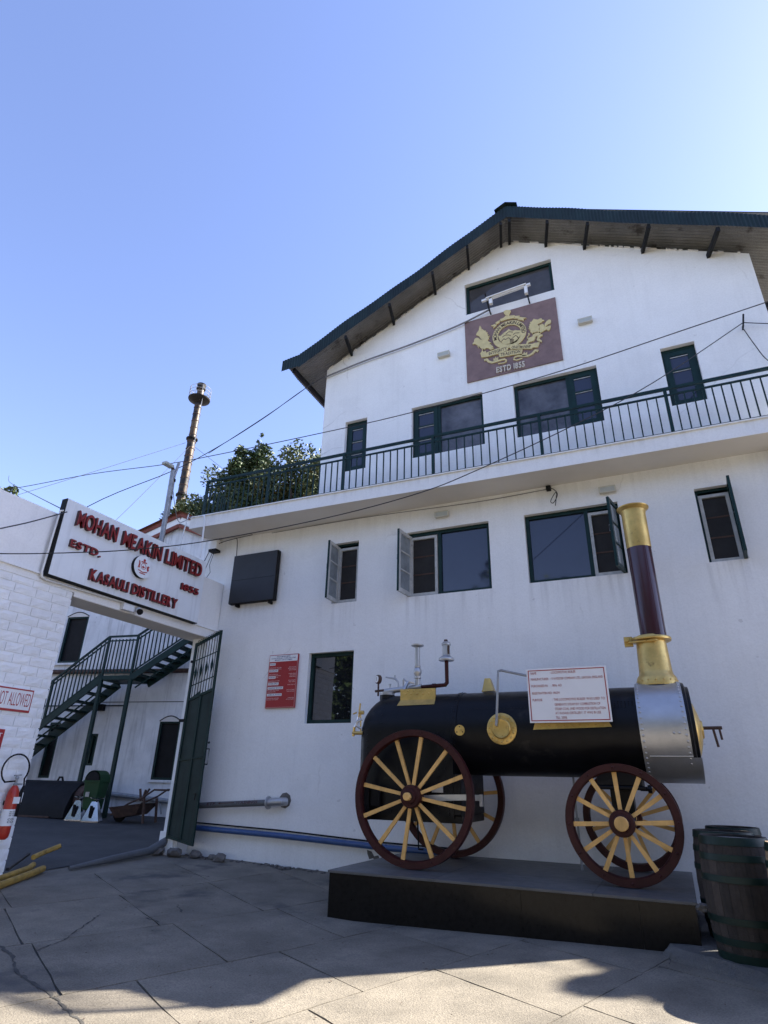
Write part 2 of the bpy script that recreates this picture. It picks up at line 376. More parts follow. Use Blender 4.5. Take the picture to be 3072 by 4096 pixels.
# raised rough ledge under the casks
mb = MB()
edge = [(-.36,7.98),(-.3,7.76),(-.1,7.62),(.08,7.5),(.28,7.27),(.43,7.14),(.7,6.9),(1.2,6.4),(2.2,5.9),(4.5,5.4)]
E2 = []
for a, b in zip(edge[:-1], edge[1:]):
    n = max(1, int((Vector(b)-Vector(a)).length/.07))
    for i in range(n): t = i/n; E2.append((a[0]+(b[0]-a[0])*t, a[1]+(b[1]-a[1])*t))
E2.append(edge[-1]); n = len(E2); v = []
for x, y in E2:
    jx, jy = random.uniform(-.025, .025), random.uniform(-.025, .025)
    v += [(x-.05+jx, y-.06+jy, g(x, y)-.02), (x-.02+jx*.8, y-.025+jy, .10+random.uniform(-.02, .02)), (x+.04, y+.05+jy*.4, .16+random.uniform(-.01, .006)), (x+.35, y+.4, .158)]
v += [(.0, 10.8, .158), (4.5, 10.8, .158)]
f = [(4*i+k, 4*i+4+k, 4*i+5+k, 4*i+1+k) for i in range(n-1) for k in range(3)]
f.append(tuple([4*i+3 for i in range(n)]+[len(v)-1, len(v)-2]))
mb.add(v, f); build('kerb', mb, ledgem, kind='structure', smooth=False)

# ------------------------------------------------------------------ main building
WY = 10.8
bld = thing('distillery_building', 'white gabled two storey building with dark green windows behind the boiler', 'building', (-3.4, WY, 0))
up_holes = [(-6.075,-5.485,8.235,9.62), (-4.335,-2.645,8.235,9.58), (-1.96,-.222,8.225,9.58), (1.0,1.612,8.24,9.605), (-2.935,-.846,11.895,12.855)]
lo_holes = [(-6.17,-5.57,5.06,6.435), (-4.43,-2.665,5.03,6.44), (-1.955,-.225,5.053,6.445), (1.056,1.63,5.085,6.46), (-6.63,-5.578,2.64,4.037)]
P = lambda u, v, d: (u, WY+d, v)
mb = grid_wall([-9.8, 2.93], [-.2, 7.1], lo_holes, P, .26)
mb.add([(-9.8,WY,-.2),(-9.8,22,-.2),(-9.8,22,7.1),(-9.8,WY,7.1),(2.93,WY,-.2),(2.93,22,-.2),(2.93,22,7.1),(2.93,WY,7.1)], [(0,1,2,3),(4,7,6,5)])
build('lower_wall', mb, white, bld, fix=False)
AX, AZ, EZ = -1.85, 13.86, 11.39
mb = grid_wall([-6.715, 2.915], [7.1, EZ, 14.5], up_holes, P, .26)
me = bpy.data.meshes.new('upper_wall'); me.from_pydata(mb.v, [], mb.f); bm = bmesh.new(); bm.from_mesh(me)
for sx, xe in ((-1, -6.715), (1, 2.915)):
    sl_ = (AZ-EZ)/abs(xe-AX); bmesh.ops.bisect_plane(bm, geom=bm.verts[:]+bm.edges[:]+bm.faces[:], plane_co=(AX, WY, AZ), plane_no=(sx*sl_, 0, 1), clear_outer=True)
for x in (-6.715, 2.915):
    q = [bm.verts.new(p) for p in ((x,WY,7.1),(x,22,7.1),(x,22,EZ),(x,WY,EZ))]; bm.faces.new(q if x > 0 else q[::-1])
bm.to_mesh(me); bm.free(); me.materials.append(white); o = bpy.data.objects.new('upper_wall', me); link(o, bld)
# dim interior backing so that the openings are not see-through
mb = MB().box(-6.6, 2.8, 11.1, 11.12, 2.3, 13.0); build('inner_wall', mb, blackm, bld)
# balcony slab + terrace
def slab_y(x): return 9.91+(x+9.6)*.0195
mb = MB(); mb.cm = 0
x0, x1 = -9.66, 3.05
mb.add([(x0,slab_y(x0),6.98),(x1,slab_y(x1),6.98),(x1,slab_y(x1),7.265),(x0,slab_y(x0),7.265),(x0,22,7.265),(x1,22,7.265),(x0,22,6.98),(x1,22,6.98)],
       [(0,1,2,3),(3,2,5,4),(0,3,4,6),(1,7,5,2)])
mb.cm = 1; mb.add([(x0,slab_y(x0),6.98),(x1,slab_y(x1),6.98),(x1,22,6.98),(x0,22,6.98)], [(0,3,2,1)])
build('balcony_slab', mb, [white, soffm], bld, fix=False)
mb = MB(); mb.bar((x0-.01, slab_y(x0)-.012, 7.262), (x1, slab_y(x1)-.012, 7.262), .05, .022); build('slab_edge_fillet', mb, white, bld)
# railing
rail = build('balcony_railing', MB().bar((-9.37, slab_y(-9.37)+.05, 8.205), (3.0, slab_y(3)+.05, 8.235), .055, .05).bar((-9.37, slab_y(-9.37)+.05, 8.07), (3.0, slab_y(3)+.05, 8.10), .035, .03).bar((-9.37, slab_y(-9.37)+.05, 7.31), (3.0, slab_y(3)+.05, 7.31), .035, .03), green, bld)
posts = [-9.346, -7.568, -5.632, -3.565, -1.383, .872, 2.95]
pm = MB().box(-.028, .028, -.028, .028, 7.26, 8.2)
pme = None
for x in posts:
    if pme is None: o = build('post', pm, green, rail); pme = o.data
    else: o = bpy.data.objects.new('post', pme); link(o, rail)
    o.location = (x, slab_y(x)+.05, 0)
bme = None
for a, b in zip(posts[:-1], posts[1:]):
    k = 12 if b < 0 else 13
    if b > 2: k = 13
    for i in range(1, k+1):
        x = a+(b-a)*i/(k+1)
        if bme is None: o = build('baluster', MB().box(-.011, .011, -.011, .011, 7.31, 8.09), green, rail); bme = o.data
        else: o = bpy.data.objects.new('baluster', bme); link(o, rail)
        o.location = (x, slab_y(x)+.05, 0)
# return rail along the terrace end
y0 = slab_y(-9.35)+.05
mb = MB().bar((-9.35,y0,8.2),(-9.35,16,8.2),.055,.05).bar((-9.35,y0,8.07),(-9.35,16,8.07),.035,.03).bar((-9.35,y0,7.31),(-9.35,16,7.31),.035,.03)
ret = build('terrace_railing', mb, green, bld)
for i in range(44):
    o = bpy.data.objects.new('baluster', bme); link(o, ret); o.location = (-9.35, y0+.14*(i+1), 0)
# roof
ysr = []; y = 10.15
while y < 13.2: ysr.append(y); y += .0765/4
ysr += [14, 16, 18, 20, 22.6]
def ridge_x(y): return AX + max(0, 10.8-y)*.29
def roof_pts(y, dz):
    c = .015*math.cos((y-10.15)/.0765*2*PI) if y < 13.2 else 0
    rx = ridge_x(y); sh = rx-AX
    return [(-7.62+sh*.3, y, 11.36+c+dz), (-6.6+sh*.6, y, 11.78+c+dz+.0), (rx, y, 14.2+c+dz), (2.9+sh, y, 11.72+c+dz), (3.95+sh, y, 11.17+c+dz)]
for nm, dz, m in (('roof', .012, greenr), ('roof_underside', -.012, soff)):
    mb = MB(); v = [];
    for y in ysr: v += roof_pts(y, dz - (0 if y > 10.4 else 0))
    mb.add(v, [(5*i+k, 5*i+k+1, 5*i+6+k, 5*i+5+k) for i in range(len(ysr)-1) for k in range(4)])
    ro = build(nm, mb, m, bld, smooth=False, fix=False)
    if nm == 'roof': roof = ro
def barge(pts, hem, nm):
    mb = MB(); v = []; n = 0
    for (a, b), (ha, hb) in zip(zip(pts[:-1], pts[1:]), zip(hem[:-1], hem[1:])):
        L = math.hypot(b[0]-a[0], b[1]-a[1]); k = int(L/.019)
        for i in range(k+1):
            t = i/k; s = (n)*.019; n += 1
            wv = .008*math.sin(s/.0765*2*PI); un = .018*math.sin(s*1.7)+.012*math.sin(s*4.1+1)
            x = a[0]+(b[0]-a[0])*t; zt = a[1]+(b[1]-a[1])*t; zb = ha+(hb-ha)*t
            v += [(x, 10.13+wv, zt+un), (x, 10.13+wv-.01, zb+.012*math.sin(s/.0765*2*PI)+un*.4)]
    mb.add(v, [(2*i, 2*i+1, 2*i+3, 2*i+2) for i in range(len(v)//2-1)])
    build(nm, mb, greenr, roof, fix=False)
barge([(-1.66,14.24),(-4.19,12.99),(-7.16,11.56)], [13.87,12.63,11.12], 'barge_sheet')
barge([(-7.14,11.53),(-7.66,11.47)], [11.16,11.14], 'barge_sheet')
barge([(-1.66,14.24),(1.07,12.76),(4.2,11.04)], [13.87,12.36,10.7], 'barge_sheet')
mb = MB(); 
for s_ in (-1, 1):
    mb.add([(-1.66,10.08,14.34),(-1.66,22.6,14.34),(-1.66+s_*.27,22.6,14.2),(-1.66+s_*.27,10.08,14.2)], [(0,1,2,3)])
build('ridge_cap', mb, greenr, roof)
for x, z in ((-6.01,11.70),(-4.83,12.31),(-3.7,12.9),(-2.81,13.38),(-1.97,13.78),(-1.76,13.78),(-.92,13.33),(-.09,12.88),(1.06,12.26),(2.22,11.63)):
    build('purlin', MB().bar((x+.16, 10.14, z-.02), (x, 10.82, z-.02), .06, .11, (1,0,0)), blackw, roof)
build('purlin', MB().box(-7.45,-7.37,10.3,22,11.2,11.3), blackw, roof)
build('purlin', MB().box(2.9,3.9,11.6,11.7,10.6,10.72), blackw, roof)
# crumbly mortar along the wall head
for x0, z0, x1, z1, n in ((-6.6,11.44,-1.95,13.80,46), (-1.7,13.80,2.85,11.42,46)):
    mb = MB()
    for i in range(n):
        t = random.random(); x = x0+(x1-x0)*t; z = z0+(z1-z0)*t; w = random.uniform(.02, .07)
        mb.obox((x, WY-.015, z-.01), (w, 0, (z1-z0)/(x1-x0)*w), (0, .02, 0), (0, 0, random.uniform(.006, .018)))
    build('mortar_fillet', mb, soffm, bld, kind='stuff')

# windows -------------------------------------------------------------
FY = WY+.10
def window(x0, x1, z0, z1, splits, fm=green, fw=.07, label=None):
    """frame with mullions at `splits`; returns the frame part"""
    mb = MB(); d0, d1 = FY, FY+.07
    mb.box(x0, x0+fw, d0, d1, z0, z1).box(x1-fw, x1, d0, d1, z0, z1).box(x0+fw, x1-fw, d0, d1, z1-fw, z1).box(x0+fw, x1-fw, d0, d1, z0, z0+fw)
    for s in splits: mb.box(s-fw/2, s+fw/2, d0+.004, d1, z0+fw, z1-fw)
    return build('window', mb, fm, bld, label=label)
def pane(w, x0, x1, z0, z1, m=glass, y=None):
    y = y or FY+.045; build('pane', MB().box(x0, x1, y, y+.006, z0, z1), m, w)
def sash(w, x0, x1, z0, z1, fm, pm, bars=2, st=.095, y=None):
    y = y or FY-.012; h = (z1-z0)
    mb = MB().box(x0, x0+st, y, y+.045, z0, z1).box(x1-st, x1, y, y+.045, z0, z1).box(x0+st, x1-st, y, y+.045, z1-st, z1).box(x0+st, x1-st, y, y+.045, z0, z0+st)
    zs = [z0+st+(h-2*st)*(i+1)/(bars+1) for i in range(bars)]
    for z in zs: mb.box(x0+st, x1-st, y+.005, y+.04, z-.017, z+.017)
    build('casement', mb, fm, w)
    zz = [z0+st]+zs+[z1-st]
    for a, b in zip(zz[:-1], zz[1:]):
        pane(w, x0+st, x1-st, a+.012, b-.012, pm, y+.03)
        build('putty_bead', MB().box(x0+st, x1-st, y+.012, y+.026, b-.03, b-.017), wornw, w)
def open_sash(w, hx, z0, z1, dx, dy, fm, pm, fm2=None):
    """casement swung out on its hinge at (hx, FY); free edge at (hx+dx, FY+dy)"""
    a = Vector((hx, FY-.01, 0)); d = Vector((dx, dy, 0)); L = d.length; d.normalize(); n = d.cross(Vector((0,0,1)))*.022
    mb = MB(); st = .07
    def pc(s0, s1, q0, q1, t=1.): mb.obox(a+d*(s0+s1)/2+Vector((0,0,(q0+q1)/2)), d*(s1-s0)/2, n*t, (0,0,(q1-q0)/2))
    pc(0, st, z0, z1); pc(L-st, L, z0, z1); pc(st, L-st, z1-st, z1); pc(st, L-st, z0, z0+st*1.2)
    h = z1-z0; zs = [z0+h*.36, z0+h*.66]
    for z in zs: pc(st, L-st, z-.016, z+.016, .8)
    cs = build('open_casement', mb, fm, w)
    m2 = MB(); m2.obox(a+d*(L+.004)+Vector((0,0,(z0+z1)/2)), d*.004, n*1.02, (0,0,(z1-z0)/2)); build('casement_edge', m2, green, w)
    zz = [z0+st]+zs+[z1-st]
    for p, q in zip(zz[:-1], zz[1:]):
        m2 = MB(); c = a+d*L/2+Vector((0,0,(p+q)/2)); m2.obox(c, d*(L/2-st), n*.12, (0,0,(q-p)/2-.014)); build('pane', m2, pm, w)
    m2 = MB(); fz = z0+h*.55; c = a+d*(L-.035)
    m2.tube([c+n*1.1+Vector((0,0,fz-.05)), c+n*2.2+Vector((0,0,fz-.05)), c+n*2.2+Vector((0,0,fz+.06)), c+n*1.1+Vector((0,0,fz+.06))], .006, 6); build('handle', m2, galv, w)
def mesh_light(w, x0, x1, z0, z1, fm):
    mb = MB(); f = .055; y0, y1 = FY-.02, FY+.05
    mb.box(x0, x0+f, y0, y1, z0, z1).box(x1-f, x1, y0, y1, z0, z1).box(x0+f, x1-f, y0, y1, z1-f, z1).box(x0+f, x1-f, y0, y1, z0, z0+f)
    build('inner_frame', mb, fm, w)
    build('insect_screen', MB().box(x0+f, x1-f, FY+.03, FY+.036, z0+f, z1-f), mesh_m, w)
    for k in (.36, .66):
        z = z0+(z1-z0)*k; build('screen_bar', MB().box(x0+f, x1-f, FY+.022, FY+.03, z-.014, z+.014), rust, w)
# upper row
w = window(-6.075,-5.485,8.235,9.62,[]); sash(w,-6.02,-5.54,8.29,9.52,green,glass)
w = window(-4.335,-2.645,8.235,9.58,[-3.70]); sash(w,-4.29,-3.73,8.28,9.53,green,glass); pane(w,-3.67,-2.70,8.29,9.52,curt)
w = window(-1.96,-.222,8.225,9.58,[-.83]); sash(w,-.80,-.27,8.28,9.53,green,glass); pane(w,-1.90,-.86,8.28,9.52,curt)
w = window(1.0,1.612,8.24,9.605,[]); sash(w,1.05,1.56,8.29,9.52,green,glass)
w = window(-2.935,-.846,11.895,12.855,[]); pane(w,-2.875,-.906,11.95,12.80,mat('loft_glass',(.06,.058,.06),.05,var=.3,scale=2))
# lower row
w = window(-6.17,-5.57,5.06,6.435,[],fw=.045); mesh_light(w,-6.09,-5.59,5.09,6.33,wornw); open_sash(w,-6.085,5.07,6.35,.02,-.52,wornw,pane2)
w = window(-4.43,-2.665,5.03,6.44,[-3.74]); mesh_light(w,-4.39,-3.79,5.06,6.34,wornw); open_sash(w,-4.37,5.04,6.36,-.06,-.55,wornw,pane2); pane(w,-3.71,-2.725,5.09,6.38)
w = window(-1.955,-.225,5.053,6.445,[-.815]); mesh_light(w,-.775,-.285,5.08,6.33,wornw); open_sash(w,-.26,5.06,6.37,-.11,-.53,green,pane2); pane(w,-1.895,-.845,5.11,6.385)
w = window(1.056,1.63,5.085,6.46,[],fw=.05); mesh_light(w,1.10,1.58,5.1,6.35,wornw); open_sash(w,1.60,5.08,6.42,-.05,-.53,green,pane2)
w = window(-6.63,-5.578,2.64,4.037,[],fw=.075); pane(w,-6.555,-5.653,2.715,3.962,mat('mirror_glass',(.012,.013,.015),.015,var=.1,spec=1.0))
# light fitting on the gable window: tube lamp with two bent brackets
t = thing('tube_lamp', 'white tube lamp on bent brackets below the gable window above the crest', 'lamp', (-1.9, 10.6, 11.9))
build('lamp_batten', MB().bar((-2.47,10.55,11.93),(-1.33,10.55,12.02),.06,.05), whitpl, t)
build('lamp_tube', MB().tube([(-2.36,10.5,11.95),(-1.42,10.5,12.03)],.018), whitpl, t)
for x in (-2.26, -1.44): build('lamp_holder', MB().box(x-.035,x+.035,10.52,10.6,11.78,11.98), whitpl, t)
for x in (-2.33, -1.42): build('bracket', MB().tube([(x,10.8,11.70),(x,10.66,11.72),(x-.04,10.5,12.08)],.018,6), blackm, t)

# ------------------------------------------------------------------ crest plaque
def EMp(px, py):  # measured relief coordinates -> metres on the plaque (bilinear of its four corners)
    u = None
    # corners in relief units: TL(80,430) TR(1440,45) BR(1550,985) BL(110,1335)
    A_, B_, C_, D_ = (80,430),(1440,45),(1550,985),(110,1335)
    s, t_ = .5, .5
    for _ in range(12):
        x = (1-s)*(1-t_)*A_[0]+s*(1-t_)*B_[0]+s*t_*C_[0]+(1-s)*t_*D_[0]; y = (1-s)*(1-t_)*A_[1]+s*(1-t_)*B_[1]+s*t_*C_[1]+(1-s)*t_*D_[1]
        xs_ = (1-t_)*(B_[0]-A_[0])+t_*(C_[0]-D_[0]); ys_ = (1-t_)*(B_[1]-A_[1])+t_*(C_[1]-D_[1])
        xt_ = (1-s)*(D_[0]-A_[0])+s*(C_[0]-B_[0]); yt_ = (1-s)*(D_[1]-A_[1])+s*(C_[1]-B_[1])
        dt = xs_*yt_-xt_*ys_; ex, ey = px-x, py-y
        s += (ex*yt_-ey*xt_)/dt; t_ += (ey*xs_-ex*ys_)/dt
    return (s*2.12, (1-t_)*1.75)
def Z4(x, y): return EMp(((1880+x*.14467)-1840)/.26522, ((1300+y*.14467)-1180)/.26522)
def R3(x, y): return EMp(((1980+x*.15672)-1840)/.26522, ((1280+y*.15672)-1180)/.26522)
plq = thing('crest_plaque', 'brown plaque with golden crest relief high on the gable', 'plaque', (-1.91, WY, 10.77))
PO = Vector((-2.968, WY-.03, 9.898)); PR_, PU, PN = Vector((1,0,0)), Vector((0,0,1)), Vector((0,-1,0))
build('panel', MB().box(-2.968,-.848,WY-.03,WY,9.898,11.648), plaq, plq)
def relief(name, polys, f, m=golde, d=.028, base=0.):
    mb = MB()
    if len(polys) > 1 and 'banner' in name:
        for p in polys: build(name, MB().prism([f(*q) for q in p], PO+PN*base, PR_, PU, PN, d), m, plq)
        return
    for p in polys: mb.prism([f(*q) for q in p], PO+PN*base, PR_, PU, PN, d)
    return build(name, mb, m, plq)
relief('relief_lion', [[(1030,20),(1060,35),(1130,45),(1190,10),(1225,15),(1220,45),(1280,50),(1290,75),(1240,85),(1220,120),(1150,150),(1120,165),(1180,250),(1150,290),(1165,340),(1140,370),(1110,345),(1080,370),(1050,380),(1020,370),(985,410),(960,360),(930,355),(955,325),(915,310),(940,285),(895,270),(925,230),(905,215),(930,190),(920,160),(960,135),(930,105),(985,90),(1000,55)],
  [(1165,190),(1240,155),(1275,180),(1285,225),(1340,230),(1440,200),(1440,245),(1420,310),(1375,335),(1345,300),(1280,330),(1200,385),(1155,340),(1175,290)],
  [(1290,215),(1300,150),(1340,90),(1400,45),(1445,60),(1450,120),(1420,160),(1380,165),(1340,200),(1310,220)],
  [(1010,420),(1060,400),(1140,375),(1200,395),(1165,430),(1120,465),(1070,480),(1065,530),(1020,590),(960,605),(890,630),(875,680),(810,690),(845,650),(850,610),(890,560),(880,520),(930,500),(990,480)],
  [(1110,460),(1190,425),(1245,430),(1240,460),(1180,490),(1160,530),(1190,560),(1220,575),(1225,615),(1170,605),(1120,585),(1095,550),(1115,510)],
  [(885,385),(930,400),(920,440),(885,470),(880,510),(855,540),(865,480),(890,450),(900,420)]], R3)
relief('relief_eagle', [[(320,65),(355,110),(370,180),(400,160),(410,195),(440,190),(445,220),(485,195),(490,250),(530,250),(515,310),(560,300),(530,360),(600,350),(560,400),(580,440),(530,470),(560,510),(640,550),(590,560),(640,610),(700,670),(650,690),(720,700),(620,745),(560,700),(490,690),(440,735),(400,700),(390,770),(410,800),(340,830),(310,850),(370,780),(375,720),(320,680),(280,630),(270,690),(250,660),(245,620),(210,600),(170,580),(105,600),(110,560),(150,520),(150,470),(190,420),(240,405),(290,425),(320,455),(385,465),(330,420),(290,360),(205,330),(240,260),(290,190),(300,120)]], Z4)
cx_, cz_ = EMp(772, 622); r_o = .385; r_i = .265
mb = MB(); n = 48
for k in range(n):
    a0, a1 = 2*PI*k/n, 2*PI*(k+1)/n
    mb.prism([(cx_+r_i*math.cos(a0), cz_+r_i*math.sin(a0)), (cx_+r_o*math.cos(a0), cz_+r_o*math.sin(a0)), (cx_+r_o*math.cos(a1), cz_+r_o*math.sin(a1)), (cx_+r_i*math.cos(a1), cz_+r_i*math.sin(a1))], PO, PR_, PU, PN, .028)
build('relief_ring', mb, golde, plq)
relief('relief_mountains', [[(600,640),(640,650),(690,600),(730,575),(765,540),(800,562),(830,570),(865,558),(900,565),(945,560),(945,620),(925,680),(890,730),(830,765),(740,778),(690,768),(650,740),(622,700)]], EMp)
mb = MB()
for st in ([(720,625),(765,585),(830,592)], [(830,632),(860,605),(925,602)], [(668,668),(705,640),(760,632),(795,645)], [(650,740),(690,690),(715,705),(760,675),(800,705)], [(800,700),(870,640),(900,665)], [(890,655),(915,690)]):
    p = [EMp(*q) for q in st]
    for a, b in zip(p[:-1], p[1:]):
        a3 = PO+PR_*a[0]+PU*a[1]+PN*.029; b3 = PO+PR_*b[0]+PU*b[1]+PN*.029; mb.bar(a3, b3, .004, .014)
for k in range(6):
    a, b = EMp(782, 704+k*9), EMp(842, 698+k*9); mb.bar(PO+PR_*a[0]+PU*a[1]+PN*.029, PO+PR_*b[0]+PU*b[1]+PN*.029, .004, .008)
build('mountain_lines', mb, engr, plq)
relief('relief_banner', [[(415,905),(560,850),(755,795),(750,865),(600,920),(430,965)], [(790,795),(960,775),(1130,770),(1110,845),(950,840),(790,855)], [(605,910),(780,870),(970,850),(955,915),(790,940),(625,970)],
  [(330,915),(415,875),(412,905),(428,962),(345,975)], [(1132,760),(1220,745),(1195,820),(1115,825)],
  [(635,390),(690,370),(720,340),(770,340),(855,330),(855,375),(740,395),(645,425)], [(565,445),(630,405),(630,440),(580,475)], [(500,490),(560,465),(585,490),(530,535),(545,505)], [(850,345),(930,340),(915,385),(845,385)], [(935,360),(1030,375),(985,390),(995,420),(900,395)]], EMp, d=.034, base=.001)
relief('relief_finial', [[(735,335),(710,315),(690,290),(695,260),(725,245),(790,245),(800,270),(775,310),(770,335)]], EMp)
def ribbon(mb, pts, w0, w1):
    L = []; Rr = []
    for i, p in enumerate(pts):
        a = Vector(pts[max(i-1, 0)]); b = Vector(pts[min(i+1, len(pts)-1)]); d = (b-a).normalized(); nn = Vector((-d.y, d.x)); w = w0+(w1-w0)*i/(len(pts)-1)
        L.append(tuple(Vector(p)+nn*w)); Rr.append(tuple(Vector(p)-nn*w))
    for i in range(len(pts)-1): mb.prism([L[i], L[i+1], Rr[i+1], Rr[i]], PO, PR_, PU, PN, .024)
mb = MB()
ribbon(mb, [Z4(*q) for q in ((430,1025),(500,1000),(560,1055),(650,1080),(780,1050),(900,1010),(1000,990),(1050,1015),(1040,1060),(960,1095),(820,1110))], .03, .012)
ribbon(mb, [R3(*q) for q in ((1130,835),(1060,820),(980,905),(880,955),(740,960),(620,960),(540,995),(520,1045),(600,1062),(740,1012))], .03, .012)
for q, f in (((760,990),Z4),((1550,860),Z4)):
    x, z = f(*q); mb.prism([(x-.05,z-.04),(x+.05,z-.04),(x+.06,z+.05),(x+.02,z+.02),(x,z+.07),(x-.03,z+.02),(x-.06,z+.04)], PO, PR_, PU, PN, .024)
build('relief_vine', mb, golde, plq)
def ptext(nm, st, a, b, h, m, dep=.03, off=.034, bold=.014):
    a = Vector(a); b = Vector(b); d = b-a; w = d.length; d.normalize(); r3 = PR_*d.x+PU*d.y; u3 = PU*d.x-PR_*d.y
    mb = MB(); text(mb, st, PO+PR_*a.x+PU*a.y+PN*off, r3, u3, PN, h, w, dep, bold); build(nm, mb, m, plq)
ptext('estd_lettering', 'ESTD 1855', EMp(572,1190), EMp(1000,1094), .14, goldl, .03, .0, .035)
ptext('motto_lettering', 'INTEGRITY', EMp(465,940), EMp(740,852), .075, engr, .003)
ptext('motto_lettering', 'CRAFTMANSHIP', EMp(805,842), EMp(1088,826), .07, engr, .003)
ptext('motto_lettering', 'TRADITION', EMp(640,952), EMp(935,898), .075, engr, .003)
mb = MB(); st = 'MOHAN MEAKIN LIMITED'; lay, tw = layout(st, .014)
for i, (ch, x) in enumerate(lay):
    w_ = glyph(ch, .014)[2]; an = R(192) - R(204)*(x+w_/2)/tw; rr_ = (r_i+r_o)/2-.04
    rad = PR_*math.cos(an)+PU*math.sin(an); tan = PR_*math.sin(an)-PU*math.cos(an)
    vs, fs, _ = glyph(ch, .014); sc_ = .082/CAP; sx_ = 3.56*(rr_+.04)/tw
    c = PO+PR_*cx_+PU*cz_+rad*rr_+PN*.029
    mb.add([c+tan*((v[0]-w_/2)*sx_)+rad*(v[1]*sc_)+PN*(v[2]*.003) for v in vs], fs)
build('ring_lettering', mb, engr, plq)

# ------------------------------------------------------------------ gate wall (runs towards the camera) and its beam
th = R(88.3); GD = Vector((math.cos(th), math.sin(th), 0)); GN = Vector((GD.y, -GD.x, 0)); G0 = Vector((-9.12, WY, 0))
def gp(s, z, off=0.): return G0+GD*s+GN*off+Vector((0,0,z))
gw = thing('gate_wall', 'white painted block wall with a beam over the gateway at left', 'wall', tuple(gp(-4.5, 0)))
def gbox(mb, s0, s1, z0, z1, o0, o1): return mb.obox(gp((s0+s1)/2, (z0+z1)/2, (o0+o1)/2), GD*(s1-s0)/2, GN*(o1-o0)/2, (0,0,(z1-z0)/2))
mb = MB(); gbox(mb, -5.62, -3.83, -.2, 4.55, -.60, -.020); build('wall_core', mb, white2, gw)
mb = MB(); gbox(mb, -5.62, -.02, 4.55, 5.80, -.31, -.004); build('parapet', mb, white, gw)
mb = MB(); gbox(mb, -5.62, -.02, 4.665, 4.70, -.006, .035); build('string_course', mb, white, gw)
mb = MB(); gbox(mb, -3.80, -.02, 4.485, 4.549, -.60, .0)
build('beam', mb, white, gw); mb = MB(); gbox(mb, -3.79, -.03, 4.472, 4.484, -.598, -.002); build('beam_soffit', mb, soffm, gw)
mb = MB(); gbox(mb, -.30, -.003, -.1, 4.471, -.42, -.02); build('jamb_pier', mb, white2, gw)
mb = MB(); gbox(mb, -.345, -.301, -.0, .62, -.46, -.10); build('jamb_foot', mb, white2, gw)
zc = .12; ci = 0
while zc < 4.54:
    h = min(.1515, 4.54-zc); s = -5.62 + (.17 if ci % 2 else 0); 
    while s < -3.84:
        L = random.choice((.30, .34, .38)); e = min(s+L, -3.815+random.uniform(-.01, .006))
        if e-s > .06:
            mb = MB(); j = .007; v = []; N = 4; Mr = 3
            for a in range(Mr+1):
                for b in range(N+1):
                    edge_ = a in (0, Mr) or b in (0, N)
                    v.append(gp(s+j+(e-s-2*j)*b/N, zc+j+(h-2*j)*a/Mr, -.008+random.uniform(-.002,.002) if edge_ else random.uniform(-.006, .004)))
            mb.add(v, [(a*(N+1)+b, a*(N+1)+b+1, (a+1)*(N+1)+b+1, (a+1)*(N+1)+b) for a in range(Mr) for b in range(N)])
            rim = list(range(N+1))+[a*(N+1)+N for a in range(1, Mr+1)]+[Mr*(N+1)+b for b in range(N-1,-1,-1)]+[a*(N+1) for a in range(Mr-1,0,-1)]
            o_ = len(mb.v); mb.v += [tuple(Vector(v[i])-GN*(.04 if e < -3.84 else .58)) for i in rim]
            for i in range(len(rim)): mb.f.append((rim[i], o_+i, o_+(i+1)%len(rim), rim[(i+1)%len(rim)])); mb.mi.append(0)
            build('block', mb, white2, gw, fix=False)
        s = e-.004
    zc += .1535; ci += 1

# name board ---------------------------------------------------------------
sb = thing('name_board', 'white distillery name board with raised red letters over the gateway', 'sign', tuple(gp(-2.65, 4.66, .1)))
mb = MB(); gbox(mb, -4.47, -.86, 4.67, 6.07, .13, .16); build('board', mb, signw, sb)
mb = MB(); gbox(mb, -4.475, -.855, 4.655, 4.669, .02, .15); gbox(mb, -4.485, -4.471, 4.66, 6.07, .02, .155); gbox(mb, -4.47, -.86, 4.67, 6.06, .02, .129); build('board_frame', mb, blackw, sb)
def letters(st, s0, s1, z, h, dep=.07, bold=.035):
    lay, w = layout(st, bold); 
    for i in range(len(lay)):
        if lay[i][0] == ' ': continue
        mb = MB(); mb.cm = 0; text(mb, st, gp(s0, z, .161), GD, Vector((0,0,1)), GN, h, s1-s0, dep, bold, only=i)
        # front face red, sides dark
        fr = []
        for f in mb.f:
            a, b, c = (Vector(mb.v[k]) for k in f[:3]); nn = (b-a).cross(c-a).normalized(); fr.append(0 if abs(nn.dot(GN)) > .9 else 1)
        mb.mi = fr; build('letter', mb, [redl, redd], sb, fix=False)
letters('MOHAN', -4.24, -3.36, 5.64, .285, .07, .02); letters('MEAKIN', -3.22, -2.22, 5.64, .285, .07, .02); letters('LIMITED', -2.10, -1.03, 5.65, .29, .07, .02)
letters('ESTD.', -4.25, -3.60, 5.245, .125, .05, .03); letters('1855', -1.53, -1.01, 5.245, .13, .05, .03)
letters('KASAULI', -3.73, -2.86, 4.795, .19, .06); letters('DISTILLERY', -2.77, -1.57, 4.80, .19, .06)
dc = gp(-2.64, 5.37, .161); build('crest_disc', MB().lathe([(.225,0),(.225,.075)], dc, GN, 40), [blackw], sb)
build('crest_face', MB().lathe([(.226,0),(.226,.006)], dc+GN*.075, GN, 40), signw, sb)
mb = MB(); f0 = dc+GN*.0815; UZ = Vector((0,0,1))
def drel(polys, sc=.235/.60):
    for p in polys: mb.prism([(x*sc, y*sc) for x, y in p], f0, GD, UZ, GN, .003)
